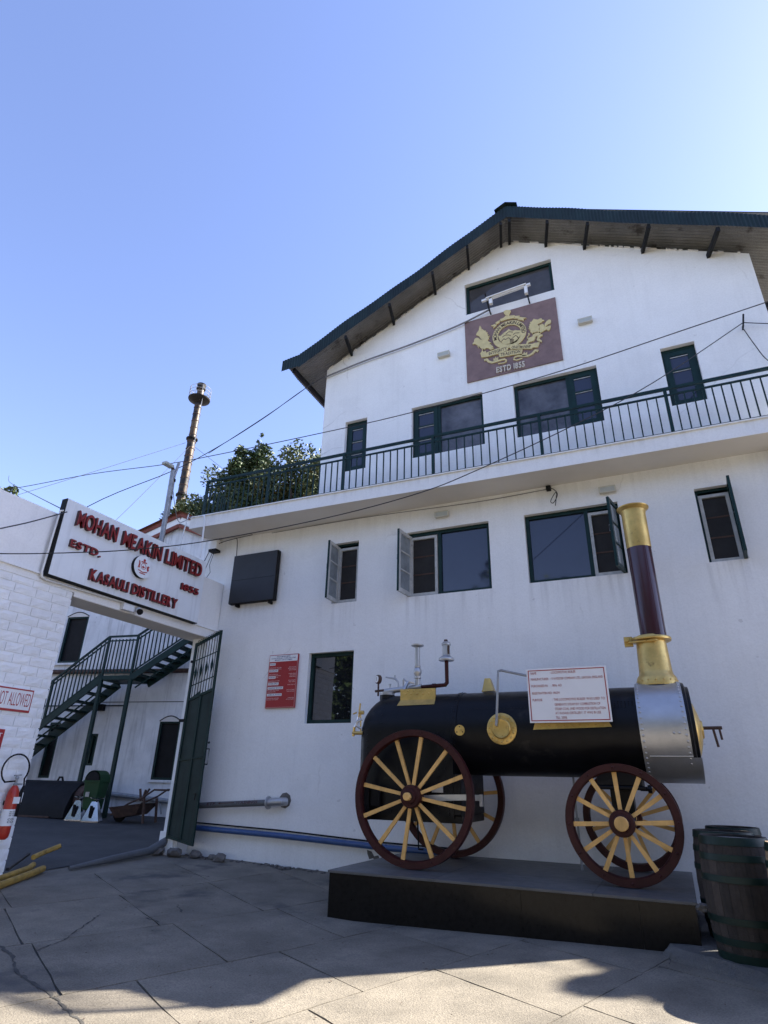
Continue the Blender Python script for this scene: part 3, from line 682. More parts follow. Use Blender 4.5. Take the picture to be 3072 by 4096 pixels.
for k in range(20):
    a0, a1 = 2*PI*k/20, 2*PI*(k+1)/20; drel([[(.14*math.cos(a0),.14*math.sin(a0)+.02),(.165*math.cos(a0),.165*math.sin(a0)+.02),(.165*math.cos(a1),.165*math.sin(a1)+.02),(.14*math.cos(a1),.14*math.sin(a1)+.02)]])
drel([[(-.09,.0),(-.03,.05),(.02,.02),(.09,.0),(.05,-.07),(-.05,-.07)], [(-.2,.2),(.2,.2),(.16,.26),(-.16,.26)], [(-.05,.27),(.05,.27),(.08,.36),(0,.42),(-.08,.36)],
      [(-.33,-.08),(-.25,-.05),(-.22,.08),(-.27,.24),(-.34,.26),(-.31,.12)], [(-.38,-.12),(-.2,-.1),(-.24,-.04)], [(.22,.05),(.3,.12),(.38,.08),(.33,0),(.38,-.1),(.29,-.18),(.24,-.08)],
      [(-.3,-.2),(0,-.26),(.3,-.2),(.28,-.25),(0,-.31),(-.28,-.25)], [(-.2,-.33),(.2,-.33),(.16,-.38),(-.16,-.38)]])
build('crest_print', mb, redt, sb)
# conduit, camera, junction box on the beam
tag(build('conduit', MB().tube([gp(-4.46,5.84,.14), gp(-4.52,5.82,.1), gp(-4.53,4.70,.07), gp(-4.50,4.62,.06), gp(-4.40,4.60,.045), gp(-2.76,4.635,.045), gp(-2.72,4.60,.045)], .018, 8), whitpl, smooth=True), 'white plastic conduit bending round the lower left corner of the name board', 'conduit')
tag(build('junction_box', MB().obox(gp(-2.66,4.56,.05), GD*.13, GN*.05, (0,0,.065)), whitpl, bevel=.008), 'white square junction box under the name board beside the security camera', 'junction box')
sc_ = thing('security_camera', 'white bullet security camera fixed under the name board', 'camera', tuple(gp(-2.42,4.56,.05)))
build('mount', MB().lathe([(.055,0),(.055,.03),(.03,.05),(.03,.1)], gp(-2.44,4.56,0), GN, 16), whitpl, sc_, smooth=True)
build('camera_body', MB().lathe([(.02,-.03),(.05,0),(.055,.12)], gp(-2.44,4.57,.10), (GN*.75+Vector((.0,-.35,-.42))).normalized(), 18), whitpl, sc_, smooth=True)
build('lens_front', MB().lathe([(.054,.0),(.058,.05),(.05,.052)], gp(-2.44,4.57,.10)+(GN*.75+Vector((0,-.35,-.42))).normalized()*.12, (GN*.75+Vector((0,-.35,-.42))).normalized(), 18), blackm, sc_, smooth=True)
# painted notices on the gate wall
def wallsign(name, label, s0, s1, z0, z1, face, border, txt, tm, bw=.022):
    t = thing(name, label, 'sign', tuple(gp((s0+s1)/2, z0, 0)))
    mb = MB(); gbox(mb, s0, s1, z0, z1, -.004, .014); build('board', mb, face, t)
    if border:
        mb = MB(); gbox(mb, s0, s1, z1-bw, z1, .0145, .017); gbox(mb, s0, s1, z0, z0+bw*1.6, .0145, .017); gbox(mb, s1-bw*.6, s1, z0+bw*1.6, z1-bw, .0145, .017); gbox(mb, s0, s0+bw*.6, z0+bw*1.6, z1-bw, .0145, .017); build('border', mb, border, t)
    for st, a, b, z, h in txt:
        mb = MB(); text(mb, st, gp(a, z, .0145), GD, Vector((0,0,1)), GN, h, b-a, .002, -.008 if face is whitep else .005); build('lettering', mb, tm, t)
wallsign('wall_notice', 'white notice with red border reading NOT ALLOWED on the block wall', -5.3, -4.085, 2.48, 2.825, whitep, redt, [('NOT', -4.66, -4.50, 2.565, .20), ('ALLOWED', -4.47, -4.115, 2.565, .20)], redt)
wallsign('red_notice', 'red notice cut by the left picture edge above the extinguisher', -5.2, -4.39, 1.90, 2.215, redb, None, [('EXIT', -4.62, -4.42, 2.10, .06)], whitep)

# gate leaf ------------------------------------------------------------------
gl = thing('gate_leaf', 'dark green sheet metal gate leaf folded open against the facade', 'gate', (-9.0, 10.47, .4))
GY = 10.42; xl, xr = -9.37, -8.68
def zt(x): return 4.344+(4.60-4.344)*(x-xl)/(xr-xl)
def zb(x): return .505+(.406-.505)*(x-xl)/(xr-xl)
mb = MB()
for a, b in ((xl, xl+.05), (xr-.05, xr)):
    mb.add([(a,GY-.02,zb(a)),(b,GY-.02,zb(b)),(b,GY-.02,zt(b)),(a,GY-.02,zt(a)),(a,GY+.02,zb(a)),(b,GY+.02,zb(b)),(b,GY+.02,zt(b)),(a,GY+.02,zt(a))], [(0,1,2,3),(5,4,7,6),(0,3,7,4),(1,5,6,2),(3,2,6,7),(0,4,5,1)])
mb.bar((xl+.05,GY,zt(xl)-.03),(xr-.05,GY,zt(xr)-.05),.036,.06).bar((xl+.05,GY,3.13),(xr-.05,GY,3.33),.036,.05).bar((xl+.05,GY,zb(xl)+.03),(xr-.05,GY,zb(xr)+.03),.036,.05).bar((xl+.04,GY-.016,1.93),(xr-.06,GY-.016,2.0),.012,.03)
mb.box(-9.04,-8.99,GY-.018,GY+.01,.5,3.22)
build('gate_frame', mb, green, gl)
for a, b in ((xl+.05,-9.04),(-8.99,xr-.05)):
    mb = MB().add([(a,GY,zb(a)+.03),(b,GY,zb(b)+.03),(b,GY,3.13+.2*(b-xl)/.69),(a,GY,3.13+.2*(a-xl)/.69),(a,GY+.004,zb(a)+.03),(b,GY+.004,zb(b)+.03),(b,GY+.004,3.33),(a,GY+.004,3.15)], [(0,1,2,3),(5,4,7,6)])
    build('sheet_panel', mb, gategl, gl, fix=False)
for i in range(8):
    x = xl+.05+(.59)*(i+.7)/8.4; z0 = 3.15+.2*(x-xl)/.69
    build('grille_bar', MB().box(x-.006,x+.006,GY-.006,GY+.006,z0,zt(x)-.05), green, gl)
for k, (za, zc2) in enumerate(((3.95,4.13),(3.42,3.60))): build('grille_rail', MB().bar((xl+.05,GY-.008,za),(xr-.05,GY-.008,zc2),.012,.018), green, gl)
for i in range(4):
    x = xl+.05+.59*(2*i+.7)/8.4+.02; z = 3.68+.16*i/3; build('spear_ornament', MB().lathe([(.003,-.15),(.028,-.03),(.032,.03),(.003,.15)], (x,GY-.01,z), (0,0,1), 8), green, gl)
for i in range(9):
    x = xl+.05+.6*(i+.5)/9; z = zt(x)-.02; mb = MB(); mb.tube([(x+.026*math.cos(a),GY,z+.026+.026*math.sin(a)) for a in [k*PI/5 for k in range(11)]], .007, 5, False); build('scroll', mb, green, gl)
build('hinge', MB().box(xl-.12,xl+.02,GY-.03,GY+.02,2.68,2.74).box(xl-.05,xl+.02,GY-.03,GY+.02,3.92,3.97), blackm, gl)
build('latch', MB().tube([(-8.66,GY,2.15),(-8.6,GY,2.15),(-8.6,GY,1.86),(-8.66,GY,1.86)],.012,6).dome((-8.63,GY,2.27),(0,-1,0),.025), blackm, gl)
build('bolt_handle', MB().tube([(-8.82,GY-.02,1.32),(-8.75,GY-.05,1.32),(-8.76,GY-.05,1.2)],.01,6), blackm, gl)

# ------------------------------------------------------------------ building behind the gateway
bth = R(11); BD = Vector((math.cos(bth), math.sin(bth), 0)); BN = Vector((BD.y, -BD.x, 0)); B0 = Vector((-15, 15.4, 0))
def bp(u, off, z): return B0+BD*u+BN*off+Vector((0,0,z))
bb = thing('brick_building', 'old white painted brick building with red gable trim behind the gateway', 'building', tuple(bp(-.4,0,0)))
holes = [(.14,.89,1.525,3.25), (-4.31,-3.42,5.165,6.82), (-3.98,-3.55,1.5,3.2), (-2.29,-2.035,1.895,2.85)]
mb = grid_wall([-9, 4.9], [-.3, 8.2, 10.6], holes, lambda u, v, d: bp(u, -d, v), .3)
me = bpy.data.meshes.new('brick_wall'); me.from_pydata([tuple(p) for p in mb.v], [], mb.f); bm = bmesh.new(); bm.from_mesh(me)
for s_ in (-1, 1):
    c = bp(-.37,0,10.28); nn = BD*(s_*.415)+Vector((0,0,1)); bmesh.ops.bisect_plane(bm, geom=bm.verts[:]+bm.edges[:]+bm.faces[:], plane_co=c, plane_no=nn, clear_outer=True)
bm.to_mesh(me); bm.free(); me.materials.append(whiteb); link(bpy.data.objects.new('brick_wall', me), bb)
mb = MB()
for s_ in (-1, 1):
    a, b = bp(-.37,.25,10.62), bp(-.37+s_*8,.25,10.62-8*.415); a2, b2 = bp(-.37,-8,10.62), bp(-.37+s_*8,-8,10.62-8*.415)
    mb.add([a,b,b2,a2], [(0,1,2,3)])
build('tin_roof', mb, redroof, bb)
for nm, z, o_, m in (('gable_trim',10.50,.10,redroof),('gable_band',10.30,.05,white),('gable_trim',10.06,.12,redroof)):
    for s_ in (-1, 1):
        a, b = bp(-.37,o_,z), bp(-.37+s_*7,o_,z-7*.415); build(nm, MB().bar(a,b,.1,.13 if m is redroof else .24,BN), m, bb)
for a, b, c, d in holes:
    dark = blackm if d-c > 1.2 else green
    w = build('window', MB().obox(bp(a+.035,-.06,(c+d)/2),BD*.035,BN*.04,(0,0,(d-c)/2)).obox(bp(b-.035,-.06,(c+d)/2),BD*.035,BN*.04,(0,0,(d-c)/2)).obox(bp((a+b)/2,-.06,d-.035),BD*(b-a)/2,BN*.039,(0,0,.035)).obox(bp((a+b)/2,-.06,c+.035),BD*(b-a)/2,BN*.039,(0,0,.035)), green, bb)
    build('shutter', MB().obox(bp((a+b)/2,-.1,(c+d)/2),BD*(b-a)/2,BN*.01,(0,0,(d-c)/2)), dark, w)
# segmental arch heads
for a, b, d in ((.14,.89,3.25),(-4.31,-3.42,6.82)):
    n = 10; pl = [(a+(b-a)*i/n, d-.02+.15*math.sin(PI*i/n)) for i in range(n+1)]
    mb = MB(); mb.prism(pl, B0+BN*.004, BD, Vector((0,0,1)), BN, .012); build('arch_head', mb, soffm, bb)
    mb = MB(); mb.tube([bp(x,.015,z+.02) for x, z in pl], .018, 5); build('arch_line', mb, crackm, bb)
build('window_ledge', MB().obox(bp(-3.9,.03,5.12),BD*.6,BN*.06,(0,0,.035)).obox(bp(.5,.02,1.48),BD*.42,BN*.04,(0,0,.025)), whiteb, bb)
build('wall_crack', MB().bar(bp(-3.3,.003,3.84),bp(1.5,.003,3.84),.006,.025,BN), crackm, bb)
build('wall_pipe', MB().tube([bp(-7,.1,4.87),bp(1.6,.1,4.80)],.075,10), rust, bb, smooth=True)
build('wall_pipe', MB().tube([bp(-4,.12,1.22),bp(-1.1,.12,1.10),bp(2.2,.12,.86)],.07,10).tube([bp(.66,.12,.97),bp(.78,.12,.6)],.025,6), galv, bb, smooth=True)
build('wall_pipe', MB().tube([bp(-5,.06,3.72),bp(-1.2,.06,3.72)],.02,6).obox(bp(-2.1,.1,3.66),BD*.14,BN*.08,(0,0,.1)), blackm, bb)

# outside stair ----------------------------------------------------------------
stt = thing('outside_stair', 'dark green steel stair with landing against the brick building', 'stair', tuple(bp(-2.5,.8,.5)))
OF, IN = 1.2, .3
build('stringer', MB().bar(bp(-1.42,OF,4.42),bp(-6.3,OF,.62),.06,.20,BN), green, stt)
build('stringer', MB().bar(bp(-1.42,IN,4.38),bp(-6.3,IN,.58),.06,.28,BN), green, stt)
build('stringer', MB().bar(bp(-.37,OF,4.42),bp(1.75,OF,5.78),.06,.20,BN), green, stt)
build('stringer', MB().bar(bp(-.37,IN,4.38),bp(1.75,IN,5.74),.06,.28,BN), green, stt)
for k in range(15):
    t = (k+.6)/15; u = -1.42-4.88*t; z = 4.42-3.8*t; build('tread', MB().obox(bp(u,(OF+IN)/2,z-.02),BD*.15,BN*.44,(0,0,.028)), green, stt)
for k in range(8):
    t = (k+.6)/8; u = -.37+2.1*t; z = 4.44+1.36*t; build('tread', MB().obox(bp(u,(OF+IN)/2,z-.02),BD*.15,BN*.44,(0,0,.028)), green, stt)
build('landing', MB().obox(bp(-.89,(OF+IN)/2,4.43),BD*.55,BN*.46,(0,0,.07)).bar(bp(-1.42,OF+.0,4.42),bp(-.35,OF+.0,4.42),.05,.1,BN), green, stt)
for u in (-1.42, -.36):
    for o_ in (OF,): build('post', MB().obox(bp(u,o_,(4.4+.45)/2),BD*.05,BN*.05,(0,0,(4.4-.45)/2)), green, stt)
def hand(pts):
    a, b = pts
    h = build('handrail', MB().bar(bp(a[0],OF,a[1]),bp(b[0],OF,b[1]),.055,.06,BN), green, stt)
    for dz in (.14, 1.16): build('rail_bar', MB().bar(bp(a[0],OF,a[1]-dz),bp(b[0],OF,b[1]-dz),.035,.04,BN), green, h)
    return h
hr = hand([(-6.2,2.04),(-1.437,5.74)]); 
for k in range(34):
    u = -6.05+4.5*k/33; z = 5.74-( -1.437-u)*.777; build('baluster', MB().obox(bp(u,OF,z-.62),BD*.015,BN*.015,(0,0,.55)), green, hr)
for u in (-3.2, -6.1): z = 5.74-(-1.437-u)*.777; build('rail_post', MB().obox(bp(u,OF,z-.62),BD*.032,BN*.032,(0,0,.62)), green, hr)
hr = hand([(-1.437,5.74),(-.40,5.75)])
for k in range(7): build('baluster', MB().obox(bp(-1.437+1.03*(k+1)/8,OF,5.11),BD*.015,BN*.015,(0,0,.54)), green, hr)
for u in (-1.43, -.38): build('rail_post', MB().obox(bp(u,OF,5.05),BD*.032,BN*.032,(0,0,.70)), green, hr)
hr = hand([(-.40,5.75),(1.75,7.13)])
for k in range(15): u = -.27+2*k/14; z = 5.75+(u+.4)*.64; build('baluster', MB().obox(bp(u,OF,z-.62),BD*.015,BN*.015,(0,0,.54)), green, hr)
build('brace', MB().bar(bp(-1.6,OF-.15,4.0),bp(-5.2,OF-.15,1.2),.03,.04,BN).bar(bp(-.3,OF-.2,4.15),bp(1.6,OF-.2,5.4),.03,.04,BN), green, stt)

# yard objects -------------------------------------------------------------------
def gz(u, off):
    p = bp(u, off, 0); return g(p.x, p.y)+.008
hp = thing('metal_hopper', 'dark half round metal hopper lying under the stair', 'hopper', tuple(bp(-2,1.9,.4)))
mb = MB(); N = 12
z0 = gz(-2,1.9); prof = [(1.25,z0),(1.22,z0+.25),(1.05,z0+.62),(.78,z0+.86),(.45,z0+.93),(.1,z0+.86),(-.1,z0+.55),(-.12,z0)]
v = []; us = (-3.2, -.98)
for u in us: v += [bp(u,.9+o_,z) for o_, z in prof]
k = len(prof); mb.add(v, [(i,i+1,k+i+1,k+i) for i in range(k-1)]+[tuple(range(k)),tuple(range(2*k-1,k-1,-1))]); build('hopper_shell', mb, blackm, hp, smooth=True)
build('hopper_rim', MB().bar(bp(-3.2,2.17,z0+.02),bp(-1.4,2.17,z0+.02),.05,.04,BN), rust, hp)
build('end_drum', MB().lathe([(.34,-.12),(.38,-.1),(.38,.18),(.34,.2)], bp(-.95,1.5,z0+.45), BD, 20), rust, hp, smooth=True)
build('lifting_eye', MB().tube([bp(-2.15,1.25,z0+.9),bp(-2.1,1.25,z0+1.02),bp(-2.0,1.25,z0+1.02),bp(-1.95,1.25,z0+.9)],.03,6), blackm, hp)
lb = thing('litter_bin', 'green plastic litter bin with hooded mouth under the stair landing', 'bin', tuple(bp(-.32,2.1,.45)))
z0 = gz(-.3,2.1); c = bp(-.18,2.05,0)
mb = MB(); v = []
for z, w, d in ((z0+.28,.19,.17),(z0+.98,.25,.21)): v += [c+BD*(a*w)+BN*(b*d)+Vector((0,0,z)) for a, b in ((-1,-1),(1,-1),(1,1),(-1,1))]
mb.add(v, [(0,3,2,1),(4,5,6,7),(0,1,5,4),(1,2,6,5),(2,3,7,6),(3,0,4,7)]); build('bin_body', mb, bing, lb, bevel=.02)
mb = MB(); n = 10; v = []
for o_ in (-.22,.22): v += [c+BN*o_+BD*(.25*math.cos(PI*i/n))+Vector((0,0,z0+1.0+.27*math.sin(PI*i/n))) for i in range(n+1)]
mb.add(v, [(i,i+1,n+2+i,n+1+i) for i in range(n)]+[tuple(range(n+1))]); build('bin_hood', mb, bing, lb)
mb = MB(); mb.add([c+BN*.221+BD*(.21*math.cos(PI*i/n))+Vector((0,0,z0+1.02+.22*math.sin(PI*i/n))) for i in range(n+1)], [tuple(range(n+1))]); build('bin_mouth', mb, blackm, lb)
build('bin_rim', MB().obox(c+Vector((0,0,z0+.99)),BD*.27,BN*.235,(0,0,.02)), bing, lb)
build('bin_sticker', MB().obox(c+BN*.205+BD*-.08+Vector((0,0,z0+.66)),BD*.06,BN*.004,(0,0,.06)), galv, lb)
build('bin_stand', MB().obox(c+Vector((0,0,z0+.15)),BD*.05,BN*.05,(0,0,.15)), bing, lb)
ps = thing('pedal_stand', 'left one of two polished steel pedal dispensers in the gateway', 'dispenser', (0,0,0), 'pedal dispensers', local=True)
mb = MB(); v = []
for z, w in ((0,.25),(.03,.25),(.5,.08)): v += [(-w,-w*.8,z),(w,-w*.8,z),(w,w*.8,z),(-w,w*.8,z)]
mb.add(v, [(3,2,1,0),(8,9,10,11)]+[(4*i+a,4*i+(a+1)%4,4*i+4+(a+1)%4,4*i+4+a) for i in range(2) for a in range(4)]); build('cone_body', mb, steel, ps)
build('top_plate', MB().lathe([(.03,.5),(.05,.54),(.20,.585),(.205,.60),(.19,.605)], (.02,0,0), (.08,-.1,1), 20), steel, ps, smooth=True)
build('pedal', MB().box(-.05,.02,-.23,-.18,.12,.4), blackm, ps)
ps.location = bp(-.55,2.15,gz(-.5,2.15)); ps.rotation_euler = (0,0,R(24)); ps.scale = (.9,.9,1)
copy_thing(ps, bp(-.0,2.2,gz(0,2.2)), 'right one of two polished steel pedal dispensers in the gateway', R(30))
CU = .38
def cp(u, off, z): return bp(.1+u*.8+CU, off-.25, z)
wc = thing('hand_cart', 'rusty dark wheelbarrow with raised handles behind the gate post', 'wheelbarrow', tuple(bp(.9,1.9,.45)))
z0 = gz(.9,2)
mb = MB(); q = [cp(.15,1.75,z0+.12),cp(.9,1.75,z0+.22),cp(.9,2.3,z0+.22),cp(.15,2.3,z0+.12),cp(-.05,1.6,z0+.38),cp(1.15,1.6,z0+.5),cp(1.15,2.45,z0+.5),cp(-.05,2.45,z0+.38)]
mb.add(q, [(3,2,1,0),(0,1,5,4),(1,2,6,5),(2,3,7,6),(3,0,4,7)]); build('tray', mb, rust, wc)
for o_ in (1.7, 2.35): build('handle', MB().tube([cp(.0,o_,z0+.2),cp(.6,o_,z0+.48),cp(1.15,o_,z0+.66),cp(1.5,o_,z0+.84),cp(2.05,o_,z0+.84)],.025,6), rust, wc)
build('wheel', MB().lathe([(.05,-.05),(.18,-.03),(.19,0),(.18,.03),(.05,.05)], cp(.05,2.0,z0+.19), BN, 16), blackm, wc)
for o_ in (1.72, 2.33): build('leg', MB().bar(cp(1.25,o_,z0+.02),cp(1.15,o_,z0+.62),.05,.05), rust, wc)
build('scrap_prong', MB().bar(cp(.85,2.1,z0+.55),cp(.75,2.1,z0+.85),.05,.04).bar(cp(.9,2.1,z0+.55),cp(.98,2.1,z0+.83),.06,.04).bar(cp(.95,2.15,z0+.55),cp(1.15,2.15,z0+.86),.05,.03), rust, wc)

# fire extinguisher ------------------------------------------------------------------
fe = thing('fire_extinguisher', 'red fire extinguisher with looped black hose hung on the block wall', 'extinguisher', tuple(gp(-4.06,.75,.1)))
c = gp(-4.06,0,.1)
build('cylinder', MB().lathe([(.05,.72),(.078,.75),(.085,.80),(.085,1.28),(.075,1.36),(.045,1.42),(.028,1.44)], c, (0,0,1), 24), redf, fe, smooth=True)
build('label_sheet', MB().lathe([(.0865,.90),(.0865,1.12)], c, (0,0,1), 24, False), whitep, fe, smooth=True, fix=False)
build('label_sheet', MB().obox(c+GN*.083+GD*.02+Vector((0,0,1.24)),GD*.05,GN*.006,(0,0,.045)), whitep, fe)
mb = MB()
for z in (1.09,1.065,1.04,.985,.95): text(mb, 'ABC CO TWO'[:7] if z > 1 else 'CO', c+GN*.0875+GD*-.045+Vector((0,0,z-.01)), GD, UZ, GN, .014 if z > 1 else .026, .09, .001)
build('label_print', mb, blackm, fe)
build('valve', MB().lathe([(.03,1.44),(.034,1.46),(.02,1.48),(.02,1.53),(.03,1.54),(.02,1.57)], c, (0,0,1), 12).box(c.x-.02,c.x+.02,c.y-.01,c.y+.10,1.445,1.47).bar(c+Vector((0,-.05,1.575)),c+Vector((0,.06,1.585)),.03,.015,(1,0,0)), galv, fe)
build('hose', MB().tube([c+GD*(-.02+0*.0)+Vector((0,0,1.50))]+[gp(-4.13+.215*math.cos(a),1.66+.215*math.sin(a),.12) for a in [R(d) for d in range(235,-40,-15)]]+[gp(-3.93,1.42,.12)],.012,8), blackm, fe, smooth=True)
build('horn', MB().tube([gp(-3.93,1.44,.12),gp(-3.95,1.36,.12),gp(-3.98,1.02,.12)],[.014,.024,.055],12), blackm, fe, smooth=True)
build('wall_bracket', MB().obox(gp(-4.06,1.2,.02),GD*.05,GN*.03,(0,0,.03)), blackm, fe)
# pipes and stones on the ground
for i, (lab, pts, r) in enumerate((('uppermost yellow steel pipe lying by the foot of the block wall', [(-9.0,6.6),(-9.7,7.75),(-9.95,8.02)], .045), ('lower yellow steel pipe lying in front of its twin by the block wall', [(-8.75,6.55),(-9.35,7.55),(-9.62,7.95)], .05))):
    tag(build('yellow_pipe', MB().tube([(x, y, g(x, y)+r+(.02 if i == 0 else 0)) for x, y in pts], r, 10), yelp, smooth=True), lab, 'pipe', 'yellow pipes by the wall')
tag(build('yellow_pipe', MB().tube([(-9.9,7.95,.35),(-10.15,8.35,.38),(-10.1,8.6,.46)],.04,10), yelp, smooth=True), 'short bent yellow pipe end tipping up behind the other two', 'pipe', 'yellow pipes by the wall')
tag(build('fallen_batten', MB().bar((-9.6,7.3,.26),(-10.6,8.4,.32),.05,.04), oak, bevel=.004), 'thin weathered batten on the ground beside the yellow pipes', 'batten')
tag(build('drain_pipe', MB().tube([(-9.43,8.3,g(-9.43,8.3)+.03),(-9.45,9.2,g(-9.45,9.2)+.06),(-9.5,10.15,g(-9.5,10.15)+.08),(-9.42,10.5,.46)],[.03,.06,.075,.075],10), greyp, smooth=True), 'grey drain pipe lying across the gateway towards the gate foot', 'pipe')
def rock(label, x, y, r, seed, z=None):
    rn = random.Random(seed); bm = bmesh.new(); bmesh.ops.create_icosphere(bm, subdivisions=2, radius=r)
    for v in bm.verts: v.co = Vector((v.co.x*1.2, v.co.y, v.co.z*.75))*(1+rn.uniform(-.22,.22))
    me = bpy.data.meshes.new('stone'); bm.to_mesh(me); bm.free(); me.materials.append(stone); o = bpy.data.objects.new('stone', me); COL.objects.link(o); o.location = (x, y, (z if z is not None else g(x, y)+r*.5))
    tag(o, label, 'stone', 'stones by the facade foot')
rock('larger loose stone at the facade foot right of the gate', -8.05, 10.45, .11, 1); rock('small stone touching the larger loose stone', -8.3, 10.55, .07, 2)
rock('pale broken stone under the hinge corner of the gate', -9.5, 10.35, .13, 3); rock('flat stone under the middle of the gate leaf', -9.1, 10.4, .12, 4); rock('stone between gate leaf and facade foot', -8.7, 10.55, .1, 5); rock('dark stone behind the end of the drain pipe', -9.62, 10.5, .1, 6)
mb = MB()
for i in range(110):
    x = random.uniform(-9.6, -4.5); y = 10.72-abs(random.gauss(0, .09)); r = random.uniform(.008, .03)
    if x < -8: y = 10.75-abs(random.gauss(0,.18))
    mb.obox((x,y,g(x,y)+r*.2),(r,random.uniform(-.3,.3)*r,0),(0,r*.8,.2*r),(0,random.uniform(-.3,.3)*r,r*.5))
build('rubble', mb, stone, kind='stuff')

# ------------------------------------------------------------------ things on the facade
bs = thing('blank_screen', 'blank black square board beside the name board under the balcony', 'board', (-8.2,10.7,5.2))
build('face', MB().box(-8.78,-7.57,10.62,10.64,5.26,6.42), screenm, bs)
build('case', MB().box(-8.79,-7.56,10.645,10.76,5.25,6.43), blackm, bs, bevel=.006)
build('joint', MB().box(-8.77,-7.58,10.617,10.62,5.80,5.806), blackm, bs)
for x in (-8.6,-7.7): build('bracket', MB().box(x-.02,x+.02,10.66,10.8,5.19,5.25), blackm, bs)
nb = thing('contact_board', 'red and white contact numbers board on the facade left of the low window', 'sign', (-7.22,10.75,2.95))
nx0, nx1, nz0, nz1 = -7.585,-6.86,2.95,4.04
build('board', MB().box(nx0,nx1,10.755,10.79,nz0,nz1), redb, nb, bevel=.006)
build('header', MB().box(nx0+.015,nx1-.015,10.751,10.7545,nz1-.145,nz1-.015), whitep, nb)
mb = MB(); e = .012
mb.box(nx0+e,nx1-e,10.752,10.7545,nz0+e,nz0+e+.005).box(nx0+e,nx0+e+.004,10.752,10.7545,nz0+e,nz1-.15).box(nx1-e-.004,nx1-e,10.752,10.7545,nz0+e,nz1-.15); build('border_line', mb, pinkt, nb)
def flat(mb, st, x, z, h, w=None, al='L', y=10.751): text(mb, st, (x,y,z), (1,0,0), (0,0,1), (0,-1,0), h, w, .0015, .008, al)
mb = MB(); mx = (nx0+nx1)/2
flat(mb,'MOHAN MEAKIN LIMITED',mx,nz1-.052,.022,.34,'C'); flat(mb,'KASAULI DISTILLERY, KASAULI (H.P.) 173204',mx,nz1-.088,.022,.60,'C'); flat(mb,'EMERGENCY CONTACT NUMBERS',mx,nz1-.124,.022,.44,'C'); build('header_print', mb, navy, nb)
rows = [(.845,'POLICE',.14),(.72,'FIRE BRIGADE',.22),(.595,'HOSPITAL',.17),(.475,'POWER SUPPLY',.26),(.395,'TRANSPORT MANAGER',.38),(.27,'AMBULANCE',.36)]
H_ = nz1-nz0; m1, m2, m3 = MB(), MB(), MB()
for fz, st, wd_ in rows:
    z = nz0+H_*(fz-.05); m1.box(nx0+.03,nx0+.03+wd_,10.751,10.7545,z,z+.05); flat(m2,st,nx0+.045,z+.014,.024,wd_-.03,'L',10.7505)
for fz, n in ((.77,3),(.645,3),(.52,2),(.44,1),(.345,2),(.2,2)):
    for i in range(n):
        z = nz0+H_*fz-i*.03-.03; flat(m3,random.choice(('POLICE STATION','FIRE OFFICE','CIVIL HOSPITAL','CONTROL ROOM')),nx0+.03,z,.017,random.uniform(.18,.32)); flat(m3,random.choice(('01792-272000','94180-10101','01792-220049')),nx1-.03,z,.017,random.uniform(.14,.2),'R')
build('heading_strip', m1, whitep, nb); build('heading_print', m2, navy, nb); build('line_print', m3, pinkt, nb)
# bulkhead lamps
def bulkhead(x, z, label, first=None):
    if first is None:
        t = thing('bulkhead_lamp', label, 'lamp', (0,0,0), 'bulkhead lamps on the facade', local=True)
        build('lamp_body', MB().box(-.15,.15,-.075,0,-.065,.065), cream, t, bevel=.02)
        build('lamp_guard', MB().box(-.15,.15,-.09,-.076,.045,.065).box(-.15,.15,-.09,-.076,-.065,-.045).box(-.15,-.125,-.09,-.076,-.045,.045).box(.125,.15,-.09,-.076,-.045,.045), cream, t, bevel=.004)
        build('lamp_lens', MB().box(-.125,.125,-.086,-.076,-.045,.045), grille, t)
        t.location = (x, WY, z); return t
    return copy_thing(first, (x, WY, z), label)
bl = bulkhead(-3.5, 10.85, 'cream bulkhead lamp on the gable left of the crest')
bulkhead(-.3, 10.75, 'cream bulkhead lamp on the gable right of the crest', bl)
bulkhead(-3.63, 6.72, 'cream bulkhead lamp under the balcony above the left of the two wide lower windows', bl)
bulkhead(-.36, 6.69, 'cream bulkhead lamp under the balcony above the casement behind the chimney', bl)
def wire(label, pts, r=.010, m=cable, cat='cable', grp='cables strung across the yard', sub=6, name='overhead_cable'):
    P_ = [Vector(p) for p in pts]; out = []
    for i in range(len(P_)-1):
        p0, p1, p2, p3 = P_[max(i-1,0)], P_[i], P_[i+1], P_[min(i+2,len(P_)-1)]
        for k in range(sub):
            t = k/sub; out.append(.5*((2*p1)+(p2-p0)*t+(2*p0-5*p1+4*p2-p3)*t*t+(3*p1-p0-3*p2+p3)*t**3))
    out.append(P_[-1]); o = build(name, MB().tube(out, r, 6), m, smooth=True); tag(o, label, cat, grp); return o
wire('long dark cable crossing the upper windows in front of the balcony', [(-22,9.6,9.75),(-16.93,9.6,9.2),(-13.18,9.6,9.0),(-10.54,9.6,8.75),(-8.83,9.6,8.67),(-6,9.6,8.6),(-3.89,9.6,8.59),(-1.0,9.6,8.73),(1.49,9.6,9.02),(5,9.6,9.45)])
wire('dark cable rising from behind the name board to the roof corner', [(-13.5,7.53,5.3),(-11.45,8.44,7.21),(-9.81,9.2,8.21),(-8.9,9.63,8.92),(-7.99,10.05,9.76),(-7.23,10.4,10.57),(-6.72,10.7,11.13)])
wire('thinner cable beside the one reaching the roof corner', [(-9.1,9.55,8.73),(-7.99,10.0,9.72),(-7.3,10.3,10.4),(-6.9,10.5,10.86)], .008)
wire('thick grey cable running up the gable from roof corner to tube lamp', [(-6.72,10.74,11.13),(-5.62,10.74,11.30),(-4.5,10.74,11.40),(-3.56,10.74,11.52),(-2.95,10.74,11.63),(-2.35,10.72,11.78)], .02, gcable)
